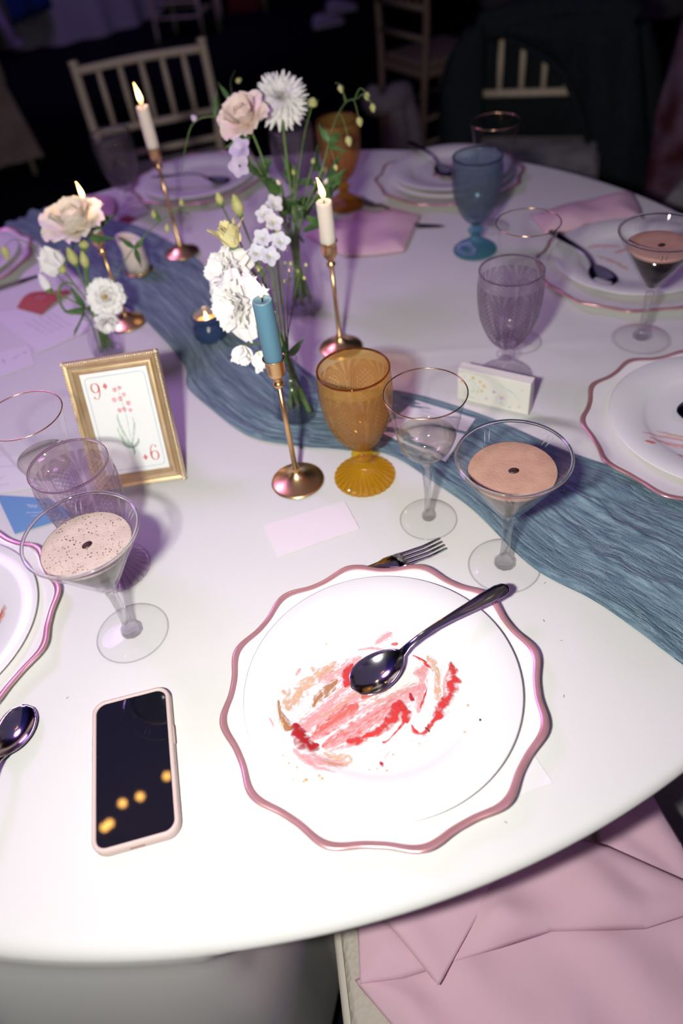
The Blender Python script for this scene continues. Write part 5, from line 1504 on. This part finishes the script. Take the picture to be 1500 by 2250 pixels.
cv = thing('covered_chair', 'chair in a ruffled beige cover at the edge of the dark floor', 'chair', (-1.42, 3.55, 0), rad(-68))
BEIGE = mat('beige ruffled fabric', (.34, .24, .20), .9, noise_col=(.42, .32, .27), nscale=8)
for k in range(6):
    z = .52 + k * .085
    V, F = grid(41, 7, lambda u, v: (-.22 + .44 * u, .02 - .035 * (1 - v) - .012 * math.sin(u * 34 + k) * (1 - v), z + .10 * v))
    o = mesh('ruffle', V, F, BEIGE, cv); solid(o, .02)
mesh('back_core', *box(-.21, .21, .02, .06, .45, 1.02, .01), BEIGE, cv)
mesh('seat_cover', *box(-.23, .23, -.42, .05, .40, .48, .02), BEIGE, cv)
V, F = grid(81, 8, lambda u, v: ((lambda a: ((.23 + .05 * v) * max(-1, min(1, 1.6 * math.cos(a))) + .012 * math.sin(a * 22) * v, -.19 + (.24 + .05 * v) * max(-1, min(1, 1.6 * math.sin(a))), .44 - .34 * v))(2 * PI * u)))
mesh('skirt', V, F, BEIGE, cv)
for x, y in ((-.2, .03), (.2, .03), (-.2, -.38), (.2, -.38)):
    mesh('leg', *tube([(x, y, 0), (x, y, .42)], .014, 8), LIMEWOOD, cv)


def far_table(x, y, R, label, m):
    t = thing('covered_table', label, 'table', (x, y, 0))
    V = []; F = []; n = 120; prof = [(0.0, .75), (R * .97, .75), (R, .735), (R + .01, .5), (R + .03, .2), (R + .04, .01)]

    def md(a, i, r, z):
        return r + (.75 - z) * .06 * math.sin(a * 17 + i * .2), z
    mesh('cloth', *lathe(prof, n, md), m, t)
    mesh('pedestal', *tube([(0, 0, 0), (0, 0, .73)], .05, 12), LIMEWOOD, t)
    return t


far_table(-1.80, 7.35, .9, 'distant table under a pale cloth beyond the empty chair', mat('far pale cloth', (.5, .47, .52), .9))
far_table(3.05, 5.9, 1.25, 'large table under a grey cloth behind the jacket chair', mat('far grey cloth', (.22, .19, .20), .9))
chiavari((-.72, 6.10, 0), rad(70), 'distant limewashed chair beside the pale clothed table', H=.9, W=.40)
chiavari((-.30, 6.75, 0), rad(95), 'distant limewashed chair next to a dark red bag', H=.9, W=.40)
chiavari((-2.35, 6.05, 0), rad(190), 'distant limewashed chair with trailing violet sash', H=.9, W=.40)
s_ = thing('chair_sash', 'violet-lit sash hanging from a distant chair', 'sash', (-2.06, 6.40, 0))
VIO = mat('lilac organza', (.50, .38, .62), .9)
mesh('tail', *tube([(-.12, -.02, .75), (-.08, -.05, .45), (.0, -.06, .2), (.05, -.05, .06)], [.03, .05, .05, .07], 12, 4), VIO, s_)
mesh('tail', *tube([(.14, -.02, .75), (.18, -.05, .45), (.2, -.06, .2)], [.03, .05, .05], 12, 4), VIO, s_)
BLUEC = mat('royal blue cloth', (.01, .05, .22), .9)
for dx, lab in ((-.05, 'royal blue shawl over the distant sashed chair'), (.50, 'royal blue wrap hanging by the distant clothed table')):
    V, F = sheet([(-.16, .85), (.16, .85), (.18, .3), (-.17, .22)], lambda x, z, e: .03 * math.sin(x * 30), 3)
    o = mesh('blue_wrap', [Vector((x + -2.30 + dx, 5.93 - d + dx * .6, z)) for x, z, d in V], F, BLUEC); solid(o, .02); tag(o, lab, 'wrap')
t = thing('handbag', 'dark red handbag standing on the distant floor', 'bag', (-.10, 6.75, 0))
REDB = mat('dark red leather', (.16, .01, .02), .6)
mesh('bag_body', *loft([[(x * s1, y * s1, z) for x, y in rrect(.30, .14, .04, 5)] for z, s1 in ((0, .95), (.02, 1), (.16, .95), (.22, .85), (.23, .7))]), REDB, t)
mesh('handle', *tube([(-.08, 0, .21), (-.05, 0, .31), (.05, 0, .31), (.08, 0, .21)], .009, 8, 5), REDB, t)
for i, (x, y, a) in enumerate(((.56, 5.78, .3), (.71, 6.2, .1))):
    t = thing('shoe', ('pale shoe on the dark floor, the one closer to the table', 'pale shoe on the dark floor, the one farther off')[i], 'shoe', (x, y, 0), a, 'pale shoes on the dark floor')
    SHOE = mat('pale lilac canvas', (.46, .38, .56), .7)
    st_ = [(-.13, .03, .045), (-.11, .038, .075), (-.05, .037, .085), (0, .040, .07), (.06, .045, .05), (.11, .040, .035), (.135, .02, .02)]
    mesh('upper', *loft([[(x_, w_ * math.cos(b), .012 + h_ * max(0, math.sin(b))) for b in [2 * PI * k / 14 for k in range(14)]] for x_, w_, h_ in st_]), SHOE, t)
    mesh('sole', *loft([[(x_, s * (w_ + .004), z_) for s, z_ in ((-1, 0), (1, 0), (1, .016), (-1, .016))] for x_, w_, h_ in st_]), mat('white sole', (.6, .58, .62), .6), t)
